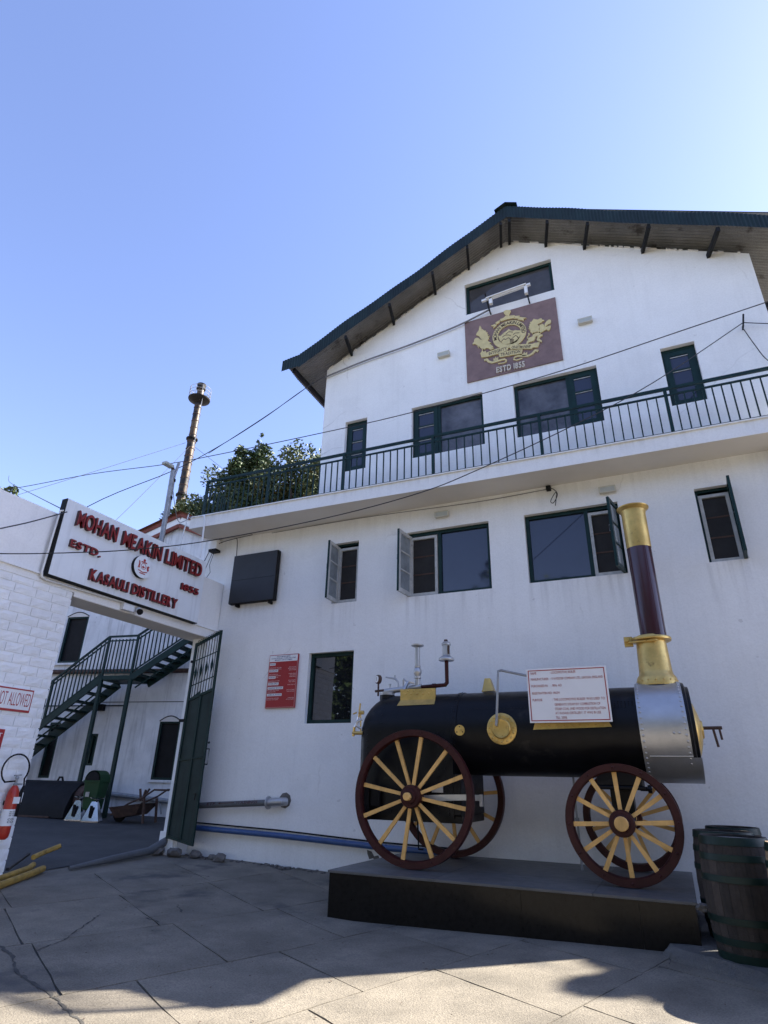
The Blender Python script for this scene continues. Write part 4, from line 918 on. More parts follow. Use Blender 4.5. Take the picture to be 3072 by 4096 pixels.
wire('cable drooping across the name board and rising over the balcony to the wall hook', [(-10.4,5.0,4.8),(-9.24,5.54,4.77),(-8.14,6.02,4.81),(-7.27,6.4,4.88),(-6.2,6.86,5.05),(-4.55,7.6,5.48),(-3.19,8.2,5.95),(-2.3,8.59,6.39),(-.72,9.28,7.31),(.7,9.9,8.25),(2.44,10.68,9.66)], .009)
wire('cable from the far left tree to the top left of the name board', [(-27,15.5,14.6),(-25.09,14.52,13.41),(-14.34,9.06,8.31),(-9.1,6.4,5.83)])
wire('cable from the left picture edge to the top left of the name board', [(-9.08,4.6,4.6),(-9.05,5.31,5.08),(-9.03,5.73,5.36),(-9.0,6.3,5.78)])
wire('short cable leaving the wall hook to the right', [(2.47,10.72,9.7),(2.66,10.72,9.62),(2.95,10.72,9.5)], .009)
wire('cable hanging from the wall hook down to the right railing', [(2.43,10.71,9.6),(2.54,10.7,9.13),(2.66,10.68,8.72),(2.9,10.5,8.2)], .009)
wire('guy wire of the tall stack going down to the left', [(-42,15,12.6),(-38.79,23.07,19.12),(-34.75,33.5,28.3)], .016, cable)
wire('guy wire of the tall stack passing the lamp post', [(-26.5,19,11.5),(-28.76,23.4,15.8),(-34.5,33.9,28.2)], .016, cable)
wire('guy wire of the tall stack going down to the trees', [(-33.98,33.9,27.92),(-26,31.2,21.5)], .016, cable)
wire('thin cable drooping from the lamp post to the gable ridge', [(-9.42,8.95,7.6),(-9.41,9.08,7.25),(-9.43,9.34,6.89),(-9.5,9.8,7.25)], .008, gcable)
wire('pair wire clipped along the facade just below the balcony', [(-7.9,10.78,6.95),(-5.54,10.78,6.96),(-2.9,10.78,6.89),(-1.4,10.78,6.92)], .008, gcable)
wire('loop of loose wires dangling under the balcony near the middle', [(-1.45,10.74,6.93),(-1.33,10.7,6.86),(-1.26,10.68,6.72),(-1.35,10.68,6.56),(-1.40,10.7,6.62),(-1.28,10.69,6.78),(-1.32,10.69,6.5)], .008)
tag(build('wire_clamp', MB().box(-1.47,-1.38,10.72,10.8,6.87,6.97), blackm, bevel=.01), 'small black clamp holding the dangling wires under the balcony', 'clamp')
wire('cable looping from the balcony corner to the name board', [(-8.4,10.7,6.95),(-9.05,10.7,6.91),(-9.37,10.7,6.86),(-9.58,10.68,6.75),(-9.75,10.6,6.2)])
wire('short cable dropping from the balcony to the black board', [(-8.9,10.74,6.95),(-8.86,10.74,6.86),(-8.82,10.74,6.45)])
wire('white downpipe at the left end of the balcony slab', [(-9.3,9.86,7.24),(-9.2,9.86,7.2),(-9.17,9.87,6.9),(-9.17,9.9,6.2)], .022, whitpl, 'pipe', None, 4, 'downpipe')
tag(build('white_rod', MB().tube([(-9.55,9.71,7.25),(-9.60,9.63,6.3)],.014,6), whitpl), 'slanting white rod tied up beside the balcony end', 'rod')
t = thing('meter_box', 'small white meter box with black foot at the facade left corner', 'meter box', (-9.45,10.75,6.6))
build('box', MB().box(-9.58,-9.38,10.62,10.8,6.70,6.95), whitpl, t, bevel=.01); build('foot', MB().box(-9.59,-9.37,10.6,10.78,6.64,6.70), blackm, t)
build('lead', MB().tube([(-9.5,10.66,6.64),(-9.6,10.64,6.3),(-9.7,10.62,6.0)],.007,5).tube([(-9.45,10.66,6.64),(-9.52,10.64,6.3),(-9.45,10.62,6.1),(-9.55,10.62,5.95)],.007,5), cable, t)
t = thing('wall_hook', 'iron wall hook on the right of the gable carrying cables', 'hook', (2.45,10.75,9.7))
build('shank', MB().tube([(2.45,10.8,9.6),(2.45,10.68,9.62),(2.5,10.68,9.86)],.016,6), blackm, t)
tag(build('blue_pipe', MB().tube([(-8.95,10.70,.70),(-7,10.70,.66),(-4.7,10.70,.58),(-3.6,10.70,.56)],.05,12), bluep, smooth=True), 'bright blue pipe along the foot of the facade', 'pipe')
tag(build('black_hose', MB().tube([(-8.95,10.76,.785),(-7,10.77,.74),(-5,10.76,.655),(-3.6,10.76,.63)],.014,6), blackm, smooth=True), 'thin black hose lying on top of the blue pipe', 'hose')
tag(build('blue_downpipe', MB().tube([(2.42,10.72,6.97),(2.42,10.72,4.5),(2.42,10.72,.2)],.05,10), bluep, smooth=True), 'blue downpipe below the right end of the balcony', 'pipe')
t = thing('washings_pipe', 'grey pipe lettered ETP and WASHINGS ending in a silver elbow', 'pipe', (-8,10.65,1.1))
build('pipe', MB().tube([(-9.1,10.66,1.085),(-7.2,10.66,1.205)],.055,16), greyp, t, smooth=True)
build('flange', MB().lathe([(.115,0),(.115,.02)], (-7.22,10.66,1.203), (1,0,.06), 20), silver, t)
build('elbow', MB().tube([(-7.2,10.66,1.205),(-7.05,10.66,1.22),(-6.95,10.69,1.225),(-6.9,10.8,1.23)],[.07,.075,.075,.075],14), silver, t, smooth=True)
d_ = Vector((1.9,0,.12)).normalized()
mb = MB(); text(mb,'WASHINGS',(-7.93,10.6035,1.155),d_,(0,.25,.97),(0,-1,.25),.05,.50,.002,.02); text(mb,'ETP',(-8.63,10.6035,1.112),d_,(0,.25,.97),(0,-1,.25),.05,.2,.002,.02)
mb.bar((-8.32,10.603,1.16),(-7.97,10.603,1.182),.004,.012).prism([(0,.022),(-.06,0),(0,-.022)],Vector((-8.3,10.603,1.161)),d_,(0,0,1),(0,-1,0),.003); build('pipe_lettering', mb, redd, t)
build('broken_plaster', MB().lathe([(.0,.0),(.14,.0),(.1,.012)], (-6.93,10.8,1.25),(0,-1,0),9), stone, t)
tag(build('plaster_damage', MB().prism([(0,0),(.09,-.02),(.14,-.09),(.22,-.07),(.25,-.13),(.17,-.16),(.12,-.12),(.05,-.14),(.01,-.06)],Vector((-5.15,10.799,.52)),(1,0,0),(0,0,1),(0,-1,0),.004), stone), 'broken plaster patch just under the blue pipe', 'plaster damage')

# ------------------------------------------------------------------ plinth
pl = thing('plinth', 'low plinth of black granite panels under the portable boiler', 'plinth', (-2.2,9.4,0))
px0, px1, py0, ptz = -4.37, -.02, 8.035, .537
build('core', MB().box(px0+.02,px1-.02,py0+.02,10.79,-.2,ptz-.03), ledgem, pl)
for a, b in ((px0,-1.85),(-1.846,-.575),(-.571,px1)): build('front_panel', MB().box(a,b,py0,py0+.018,-.1,ptz-.031), granite, pl)
build('side_panel', MB().box(px0-.001,px0+.019,py0+.02,10.79,-.1,ptz-.031), granite, pl); build('side_panel', MB().box(px1-.018,px1,py0+.02,10.79,-.1,ptz-.031), granite, pl)
for a, b in ((px0-.02,-2.93),(-2.926,-1.04),(-1.036,px1+.02)):
    for c, d in ((py0-.02,9.0),(9.004,10.79)): build('top_slab', MB().box(a,b,c,d,ptz-.03,ptz), kota, pl, bevel=.004)

# ------------------------------------------------------------------ portable boiler
eng = thing('portable_boiler', 'black portable steam boiler with gold fittings and four spoked maroon wheels', 'steam boiler', (-2.2,9.55,ptz))
BY, BZ, BR = 9.55, 2.33, .60
xax = (1,0,0)
build('boiler_barrel', MB().lathe([(BR,-2.93),(BR,-.34)],(0,BY,BZ),xax,72), black, eng, smooth=True)
build('barrel_seam', MB().lathe([(BR+.001,-2.955),(BR+.012,-2.95),(BR+.012,-2.87),(BR+.001,-2.865)],(0,BY,BZ),xax,72,False), black, eng, smooth=True)
mb = MB()
for k in range(40):
    a = 2*PI*k/40; n = Vector((0,math.cos(a),math.sin(a))); mb.dome(Vector((-2.91,BY,BZ))+n*(BR+.011),n,.013)
for i in range(26): 
    a = R(150); n = Vector((0,math.cos(a),math.sin(a))); mb.dome(Vector((-2.7+i*.05,BY,BZ))+n*BR,n,.009)
for i in range(22):
    a = R(143); n = Vector((0,math.cos(a),math.sin(a))); mb.dome(Vector((-.62+(i%6)*.045,BY,BZ))+Vector((0,math.cos(R(143+(i//6)*3)),math.sin(R(143+(i//6)*3))))*BR,n,.011)
build('barrel_rivets', mb, black, eng, kind='stuff')
# firebox: arched box with rounded back edge
mb = MB(); secs = []; fx0, fx1, fz = -4.47, -2.93, 1.16
for t in (0,.08,.2,.35,.55,.8,1.): secs.append((fx0+.38*t, 1-math.sqrt(max(0,1-(1-t)**2))))
secs.append((fx1, 0)); v = []; n = 20
for x, sft in secs:
    w = BR-.09*sft; zt_ = BR-.33*sft
    ring = [(x,BY-w,fz)]+[(x,BY-w*math.cos(PI*i/n),BZ+zt_*math.sin(PI*i/n)-.0*sft) for i in range(n+1)]+[(x,BY+w,fz)]
    v += ring
k = n+3
mb.add(v, [(j*k+i,(j+1)*k+i,(j+1)*k+i+1,j*k+i+1) for j in range(len(secs)-1) for i in range(k-1)]+[tuple(range(k)),tuple((len(secs)-1)*k+i for i in range(k-1,-1,-1)),tuple(x for j in range(len(secs)) for x in ())] if False else [(j*k+i,(j+1)*k+i,(j+1)*k+i+1,j*k+i+1) for j in range(len(secs)-1) for i in range(k-1)]+[tuple(range(k)),tuple((len(secs)-1)*k+i for i in range(k-1,-1,-1))])
build('firebox', mb, black, eng, smooth=True)
build('firebox_foot', MB().box(-4.40,-2.82,BY-.57,BY+.57,1.10,1.2).box(-2.93,-2.82,BY-.6,BY+.6,1.2,1.74), black, eng, bevel=.01)
mb = MB()
for z in [1.25+.085*i for i in range(14)]: mb.dome((-4.32,BY-BR-.0+.0,z),(0,-1,0),.012)
for i in range(12):
    a = R(180-12*i); 
    mb.dome(Vector((-4.1,BY+math.cos(a)*BR,BZ+math.sin(a)*BR)),(0,math.cos(a),math.sin(a)),.011)
for x in (-3.05,-3.15):
    for z in [1.3+.1*i for i in range(11)]: mb.dome((x,BY-BR,z),(0,-1,0),.012)
for i in range(9): mb.dome((-3.0+.0*i,BY-BR,1.2+.06*i),(0,-1,0),.011); mb.dome((-4.2+.15*i,BY-BR,1.22),(0,-1,0),.011)
build('firebox_rivets', mb, black, eng, kind='stuff')
# smokebox
sr = .645
sm = build('smokebox', MB().lathe([(sr-.04,-.345),(sr,-.345),(sr,.24)],(0,BY,BZ),xax,72,False), silver, eng, smooth=True)
for k in range(26):
    a = R(96+k*6.6); n = Vector((0,math.cos(a),math.sin(a)))
    build('rivet', MB().dome(Vector((-.31,BY,BZ))+n*sr,n,.018), silver, sm, smooth=True)
    if k < 20: build('rivet', MB().dome(Vector((.205,BY,BZ))+n*sr,n,.018), silver, sm, smooth=True)
for x in (.06,.125): a = R(186); n = Vector((0,math.cos(a),math.sin(a))); build('rivet', MB().dome(Vector((x,BY,BZ))+n*sr,n,.016), silver, sm, smooth=True)
build('weld_bead', MB().tube([(-.27,BY-sr*math.cos(R(32))-.006,BZ-sr*math.sin(R(32))),(.24,BY-sr*math.cos(R(32))-.006,BZ-sr*math.sin(R(32)))],.008,6), silver, sm)
mb = MB(); v = []; angs = [R(213+i*10) for i in range(12)]
for x in (-.24,.335): v += [(x,BY+math.cos(a)*(sr+.006),BZ+math.sin(a)*(sr+.006)) for a in angs]
mb.add(v, [(i,i+1,12+i+1,12+i) for i in range(11)]); build('belly_plate', mb, silver, sm, smooth=True, fix=False)
build('smokebox_ring', MB().lathe([(sr-.02,.24),(sr-.004,.24),(sr-.012,.275),(sr-.05,.29),(.0,.29)],(0,BY,BZ),xax,64,False), black, eng, smooth=True)
dr = build('smokebox_door', MB().lathe([(.585,.29),(.58,.325),(.56,.33),(.0,.33)],(0,BY,BZ),xax,56,False), black, eng, smooth=True)
build('door_boss', MB().lathe([(.36,.331),(.33,.355),(.2,.395),(.12,.41),(.11,.43),(.0,.432)],(0,BY,BZ+.02),xax,40,False), gold, dr, smooth=True)
build('door_handle', MB().tube([(.43,BY,BZ+.04),(.66,BY,BZ+.04)],.022,10).tube([(.55,BY,BZ+.04),(.575,BY,BZ-.20)],.016,8).tube([(.625,BY,BZ+.04),(.635,BY,BZ-.11)],.014,8), rust, dr, smooth=True)
# chimney
ch = build('chimney', MB().lathe([(.178,3.63),(.178,5.03)],(0.01,BY,0),(0,0,1),48,False), maroong, eng, smooth=True)
build('chimney_top', MB().lathe([(.179,5.02),(.181,5.03),(.181,5.60),(.19,5.655),(.24,5.70),(.243,5.715),(.19,5.715),(.17,5.6)],(0.012,BY,0),(0,0,1),48,False), gold, ch, smooth=True)
build('chimney_seam', MB().box(.02,.026,BY-.184,BY-.179,5.04,5.62), gold, ch)
build('chimney_base', MB().lathe([(.27,2.93),(.268,3.03),(.255,3.06),(.232,3.09),(.222,3.14),(.205,3.54),(.205,3.56),(.28,3.575),(.285,3.60),(.28,3.615),(.2,3.625),(.185,3.65)],(-.04,BY,0),(0,0,1),48,False), gold, ch, smooth=True)
build('chimney_hinge', MB().box(-.40,-.28,BY-.12,BY-.04,3.50,3.64).tube([(-.36,BY-.2,3.585),(-.36,BY+.0,3.585)],.035,10).bar((-.34,BY-.16,3.545),(.05,BY-.25,3.545),.03,.025), gold, ch, bevel=.006)
for k in range(9):
    a = R(180+k*22); n = Vector((math.cos(a),math.sin(a),0)); build('rivet', MB().dome(Vector((-.04,BY,3.0))+n*.269,n,.013), gold, ch)
# fittings on the boiler
mh = build('manhole_flange', MB().lathe([(.215,-.06),(.215,.022),(.205,.028),(.14,.028)],(-2.178,BY-BR,BZ+.012),(0,-1,0),40), gold, eng, smooth=True)
build('manhole_cover', MB().lathe([(.14,.028),(.138,.06),(.125,.075),(.10,.07),(.0,.07)],(-2.178,BY-BR,BZ+.012),(0,-1,0),36,False), gold, mh, smooth=True)
for k in range(15): a = 2*PI*k/15+.1; build('bolt', MB().dome((-2.178+.178*math.cos(a),BY-BR-.026,BZ+.012+.178*math.sin(a)),(0,-1,0),.017), gold, mh, smooth=True)
for k in range(4): a = PI/2*k+.25; build('bolt', MB().dome((-2.178+.09*math.cos(a),BY-BR-.068,BZ+.012+.09*math.sin(a)),(0,-1,0),.013), gold, mh, smooth=True)
build('feed_pipe', MB().tube([(-2.235,BY-BR-.07,BZ+.055),(-2.232,8.83,BZ+.06),(-2.222,8.83,2.42),(-2.165,8.86,3.14),(-2.12,8.87,3.15),(-1.6,8.9,3.02),(-1.55,8.95,2.98),(-1.55,9.3,2.9)],.019,10), galv, eng, smooth=True)
sc2 = build('inspection_cover', MB().lathe([(.075,-.02),(.075,.012)],(-2.808,BY-BR-.003,BZ-.0),(0,-1,0),28), gold, eng)
for k in range(3): a = PI/2+2*PI/3*k; build('bolt', MB().dome((-2.808+.05*math.cos(a),BY-BR-.015,BZ+.05*math.sin(a)),(0,-1,0),.01), rust, sc2)
build('cover_tap', MB().tube([(-2.808,BY-BR-.01,BZ),(-2.8,BY-BR-.06,BZ+.005),(-2.77,BY-BR-.06,BZ-.012)],.011,6), gold, sc2)
# gold saddle plate on the firebox
mb = MB(); 
def cyp(x, a, e=.006): return (x, BY-(BR+e)*math.cos(R(a)), BZ+(BR+e)*math.sin(R(a)))
v = [cyp(-3.885,40),cyp(-3.255,41),cyp(-3.27,53),cyp(-3.865,53),(-3.87,9.19,2.985),(-3.27,9.19,2.985),(-3.27,9.22,2.985),(-3.87,9.22,2.985),(-3.27,9.22,2.85),(-3.87,9.22,2.85)]
mb.add(v, [(0,1,2,3),(3,2,5,4),(4,5,6,7),(7,6,8,9)]); sp = build('saddle_plate', mb, gold, eng, fix=False)
for i in range(6): build('bolt', MB().dome((-3.83+.1*i,9.188,2.955),(0,-1,0),.016), gold, sp, smooth=True)
for i in range(5): build('bolt', MB().dome((-3.78+.1*i,9.188,2.905),(0,-1,0),.018), gold, sp, smooth=True)
mb = MB(); mb.add([cyp(-1.735,-.5),cyp(-.685,2),cyp(-.72,9),cyp(-1.70,9),(-1.70,8.92,2.46),(-.72,8.92,2.46)], [(0,1,2,3),(3,2,5,4)]); sp2 = build('saddle_plate', mb, gold, eng, fix=False)
for i in range(9): build('bolt', MB().dome((-1.62+.105*i,8.945,2.37),(0,-1,0),.015), gold, sp2, smooth=True)
# manifold with valves
mf = build('manifold', MB().tube([(-4.26,9.45,3.0),(-3.6,9.45,3.055)],.045,14).lathe([(.12,2.90),(.12,2.99),(.125,2.995),(.125,3.01),(.06,3.02)],(-4.215,9.45,-.035),(0,0,1),24), silver, eng, smooth=True)
build('manhole_neck', MB().lathe([(.125,2.80),(.125,2.935)],(-4.215,9.45,0),(0,0,1),24,False), black, eng, smooth=True)
build('stand_pipe', MB().tube([(-3.67,9.45,3.05),(-3.67,9.45,3.72)],.042,14).lathe([(.045,3.18),(.055,3.19),(.055,3.22),(.045,3.225),(.05,3.24),(.066,3.27),(.068,3.30),(.06,3.34),(.046,3.36),(.052,3.37),(.052,3.39),(.042,3.40)],(-3.67,9.45,0),(0,0,1),20).lathe([(.042,3.70),(.105,3.725),(.107,3.745),(.06,3.75)],(-3.67,9.45,0),(0,0,1),24), silver, mf, smooth=True)
build('whistle_pipe', MB().tube([(-3.62,9.45,3.045),(-3.3,9.45,3.06),(-3.19,9.45,3.065),(-3.16,9.45,3.10),(-3.16,9.45,3.46)],.032,12).lathe([(.04,-.03),(.04,.03)],(-3.38,9.45,3.056),xax,12), maroon, mf, smooth=True)
wh = MB().lathe([(.125,3.45),(.13,3.47),(.125,3.49),(.07,3.53),(.062,3.54),(.062,3.70),(.078,3.705),(.078,3.73),(.05,3.76),(.02,3.775)],(-3.16,9.45,0),(0,0,1),24)
build('whistle', wh, silver, mf, smooth=True); build('whistle_slot', MB().box(-3.118,-3.095,9.39,9.42,3.55,3.69).box(-3.19,-3.14,9.43,9.47,3.77,3.80), rust, mf)
build('pressure_gauge', MB().lathe([(.072,-.03),(.075,-.02),(.075,.02),(.066,.03)],(-4.39,9.45,3.205),(-.55,-.83,0),24).tube([(-4.385,9.45,3.13),(-4.385,9.45,2.93)],.016,8).tube([(-4.44,9.45,3.01),(-4.28,9.45,3.02)],.02,8), rust, mf, smooth=True)
build('gauge_face', MB().lathe([(.058,0),(.058,.003)],Vector((-4.39,9.45,3.205))+Vector((-.55,-.83,0)).normalized()*.031,(-.55,-.83,0),20), whitep, mf)
build('gauge_needle', MB().obox(Vector((-4.39,9.45,3.21))+Vector((-.55,-.83,0)).normalized()*.036,(.0,.0,.03),(.0025,-.0015,0),Vector((-.55,-.83,0)).normalized()*.001), blackm, mf)
build('lever', MB().tube([(-4.015,9.45,3.05),(-4.02,9.45,3.14),(-4.07,9.45,3.20),(-4.14,9.45,3.215),(-4.25,9.45,3.235)],[.018,.016,.02,.014,.012],8).tube([(-4.08,9.45,3.2),(-4.08,9.45,3.26)],.014,6), silver, mf, smooth=True)
build('cock', MB().tube([(-4.17,9.45,3.02),(-4.17,9.45,3.12)],.014,8).tube([(-4.19,9.45,3.11),(-4.15,9.45,3.11)],.012,6), silver, mf, smooth=True)
build('bent_cock', MB().tube([(-3.93,9.45,3.05),(-3.93,9.45,3.17),(-3.915,9.45,3.19),(-3.86,9.45,3.14),(-3.80,9.43,3.10)],[.016,.016,.018,.012,.012],8), silver, mf, smooth=True)
build('clamp_leg', MB().bar((-3.80,9.36,3.13),(-3.86,9.28,2.95),.05,.035).bar((-3.80,9.36,3.13),(-3.72,9.42,3.11),.06,.03), silver, mf, bevel=.006)
build('top_bracket', MB().add([(-2.60,BY-.09,2.94),(-2.40,BY-.09,2.95),(-2.40,BY+.09,2.95),(-2.60,BY+.09,2.94),(-2.585,BY-.08,2.975),(-2.415,BY-.08,2.98),(-2.415,BY+.08,2.98),(-2.585,BY+.08,2.975),(-2.55,BY-.05,3.15),(-2.465,BY-.05,3.15),(-2.465,BY+.05,3.15),(-2.55,BY+.05,3.15)], [(3,2,1,0),(8,9,10,11)]+[(4*i+a,4*i+(a+1)%4,4*i+4+(a+1)%4,4*i+4+a) for i in range(2) for a in range(4)]), gold, eng, bevel=.006)
build('bracket_slot', MB().box(-2.464,-2.46,BY-.03,BY+.03,3.04,3.12), rust, eng)
# water gauge at the firebox back
wg = build('water_gauge', MB().tube([(-4.46,8.99,2.31),(-4.47,8.985,2.62)],.012,6).tube([(-4.42,9.0,2.62),(-4.50,8.98,2.62)],.03,8).tube([(-4.50,8.98,2.55),(-4.48,8.98,2.76)],.014,8).tube([(-4.43,9.0,2.31),(-4.60,8.98,2.31)],.028,8).tube([(-4.585,8.98,2.26),(-4.57,8.98,2.40)],.022,8).tube([(-4.54,8.98,2.62),(-4.60,8.98,2.6)],.012,6), gold, eng, smooth=True)
build('gauge_glass', MB().tube([(-4.505,8.98,2.56),(-4.575,8.98,2.36)],.012,8), steel, wg); build('gauge_elbow', MB().tube([(-4.45,9.0,2.52),(-4.52,8.97,2.48),(-4.53,8.97,2.42),(-4.46,9.0,2.38)],.025,8), silver, wg, smooth=True)
# running gear
build('rear_axle', MB().tube([(-3.43,8.5,1.44),(-3.43,10.6,1.44)],.045,12).box(-3.56,-3.3,8.90,8.96,1.34,1.54), black, eng)
build('axle_strap', MB().add([(-3.36,8.88,1.37),(-3.05,8.9,1.385),(-2.75,8.92,1.40),(-2.52,8.92,1.40),(-2.52,8.92,1.475),(-2.75,8.92,1.475),(-3.05,8.9,1.465),(-3.36,8.88,1.45)]+[(x,y+.03,z) for x,y,z in ((-3.36,8.88,1.37),(-3.05,8.9,1.385),(-2.75,8.92,1.40),(-2.52,8.92,1.40),(-2.52,8.92,1.475),(-2.75,8.92,1.475),(-3.05,8.9,1.465),(-3.36,8.88,1.45))],[(0,1,6,7),(1,2,5,6),(2,3,4,5),(8,15,14,9),(9,14,13,10),(10,13,12,11),(0,8,9,1),(1,9,10,2),(2,10,11,3),(3,11,12,4),(4,12,13,5),(5,13,14,6),(6,14,15,7),(7,15,8,0)]).box(-3.25,-3.08,8.925,8.94,1.49,1.57).box(-2.54,-2.50,8.9,8.96,1.33,1.48), silver, eng)
build('ash_door', MB().box(-4.36,-4.22,8.84,8.93,1.10,1.55).box(-4.2,-4.05,8.86,8.93,1.28,1.55).box(-4.34,-4.24,8.8,8.84,1.16,1.3), blackm, eng, bevel=.01)
build('front_saddle', MB().box(-.98,-.42,BY-.35,BY+.35,1.63,1.86).box(-.85,-.56,BY-.14,BY+.14,1.28,1.63).box(-1.02,-.38,BY-.4,BY+.4,1.585,1.63), black, eng, bevel=.012)
build('front_axle', MB().box(-.75,-.61,8.62,10.5,1.12,1.28).tube([(-.68,8.5,1.2),(-.68,10.55,1.2)],.04,12), black, eng)
build('steering_bolt', MB().tube([(-.45,BY-.3,1.6),(-.36,BY-.32,1.6)],.025,8).lathe([(.05,0),(.05,.05)],(-.36,BY-.32,1.6),xax,8), black, eng)
def wheel(x, y, z, r, yf, a0, big, lab=None):
    """spoked wheel, face towards -Y at yf"""
    tw = .13; wv = .12 if big else .11
    w = build('wheel', MB().lathe([(r-.085,-tw/2),(r-.025,-tw/2-.0),(r-.004,-tw/2),(r,-tw/2+.012),(r,tw/2-.012),(r-.004,tw/2),(r-.025,tw/2),(r-.085,tw/2),(r-.1,tw/2-.03),(r-.1,-tw/2+.03),(r-.085,-tw/2)],(x,y,z),(0,1,0),72,False), maroon, eng, smooth=True, label=lab)
    hr_ = .15
    for k in range(12):
        a = R(a0+30*k); d = Vector((math.cos(a),0,math.sin(a))); t = Vector((-d.z,0,d.x)); off = .018*(1 if k % 2 else -1)
        p0 = Vector((x,y-.03+off,z))+d*(hr_*.8); p1 = Vector((x,y+off*1.2,z))+d*(r-.09); mb = MB()
        v = [p0-t*.022+Vector((0,-.018,0)),p0+t*.022+Vector((0,-.018,0)),p1+t*.028+Vector((0,-.02,0)),p1-t*.028+Vector((0,-.02,0))]
        v += [q+Vector((0,.036,0)) for q in v]
        mb.add(v, [(0,1,2,3),(5,4,7,6),(0,4,5,1),(1,5,6,2),(2,6,7,3),(3,7,4,0)]); build('spoke', mb, yellow, w)
        b = Vector((x,y-tw/2,z))+d*(r-.045); build('bolt', MB().dome(b,(0,-1,0),.016), maroon, w)
    build('hub', MB().lathe([(.13,.10),(.15,.06),(.152,-.09),(.14,-.115),(.10,-.12),(.095,-.16),(.085,-.165)],(x,y-.02,z),(0,1,0),36), maroon, w, smooth=True)
    cr, cl = (.052,.235) if big else (.082,.20)
    build('hub_cap', MB().lathe([(cr,-.15),(cr,-cl),(cr-.008,-cl-.008),(0,-cl-.008)],(x,y-.02,z),(0,1,0),28), yellow, w, smooth=True)
wheel(-3.45,8.70,1.432,.893,8.6,20,True); wheel(-3.45,10.40,1.432,.893,10.3,5,True)
wheel(-.685,8.70,1.213,.676,8.6,3,False); wheel(-.685,10.38,1.213,.676,10.3,17,False)
build('drain_rod', MB().tube([(-1.40,10.0,1.74),(-1.405,10,1.3),(-1.405,10,.54)],.016,8).tube([(-1.405,10,1.1),(-1.405,10,1.2)],.03,8), galv, eng)
build('drain_rod', MB().tube([(-3.89,10.0,1.15),(-3.87,10,.66),(-3.79,10,.66)],.014,8), blackm, eng)
# information board standing on the boiler
ib = thing('boiler_notice', 'white notice with red border describing the boiler and fixed on its side', 'sign', (-1.2,8.85,2.4))
ix0, ix1, iz0, iz1, iy = -1.748,-.658,2.405,3.142,8.835
build('board', MB().box(ix0,ix1,iy,iy+.022,iz0,iz1), whitep, ib, bevel=.003)
b_ = .022; mb = MB(); c_ = .012
mb.box(ix0+b_,ix1-b_,iy-.003,iy-.0005,iz1-b_-c_,iz1-b_).box(ix0+b_,ix1-b_,iy-.003,iy-.0005,iz0+b_,iz0+b_+c_).box(ix0+b_,ix0+b_+c_,iy-.003,iy-.0005,iz0+b_+c_,iz1-b_-c_).box(ix1-b_-c_,ix1-b_,iy-.003,iy-.0005,iz0+b_+c_,iz1-b_-c_); build('border', mb, redt, ib)
W_, HH = ix1-ix0, iz1-iz0
def row(st, fx, fz, w, h=.036):
    mb = MB(); text(mb, st, (ix0+W_*fx,iy-.001,iz1-HH*fz-h/2), (1,0,0),(0,0,1),(0,-1,0), h*.9, W_*w, .002, -.006); build('lettering', mb, redt, ib)
for st, fz, w in (('NAME',.085,.075),('MANUFACTURER',.20,.225),('PURCHASED IN',.325,.205),('REGISTRATION NO.',.46,.255),('PURPOSE',.585,.125)): row(st,.055,fz,w)
for st, fz, w in ((': LOCOMOTIVE BOILER',.085,.325),(': V N FOSTER COMPANY LTD., LINCOLN, ENGLAND',.20,.645),(': 1906 AD',.325,.135),(': 14634',.46,.10),(': THE LOCOMOTIVE BOILER WAS USED TO',.585,.64)): row(st,.305,fz,w)
for st, fz, w in (('GENERATE STEAM BY COMBUSTION OF',.675,.555),('STEAM COAL AND WOOD FOR DISTILLATION',.755,.61),('AT KASAULI DISTILLERY. IT WAS IN USE',.83,.55),('TILL 2008.',.91,.14)): row(st,.33,fz,w)

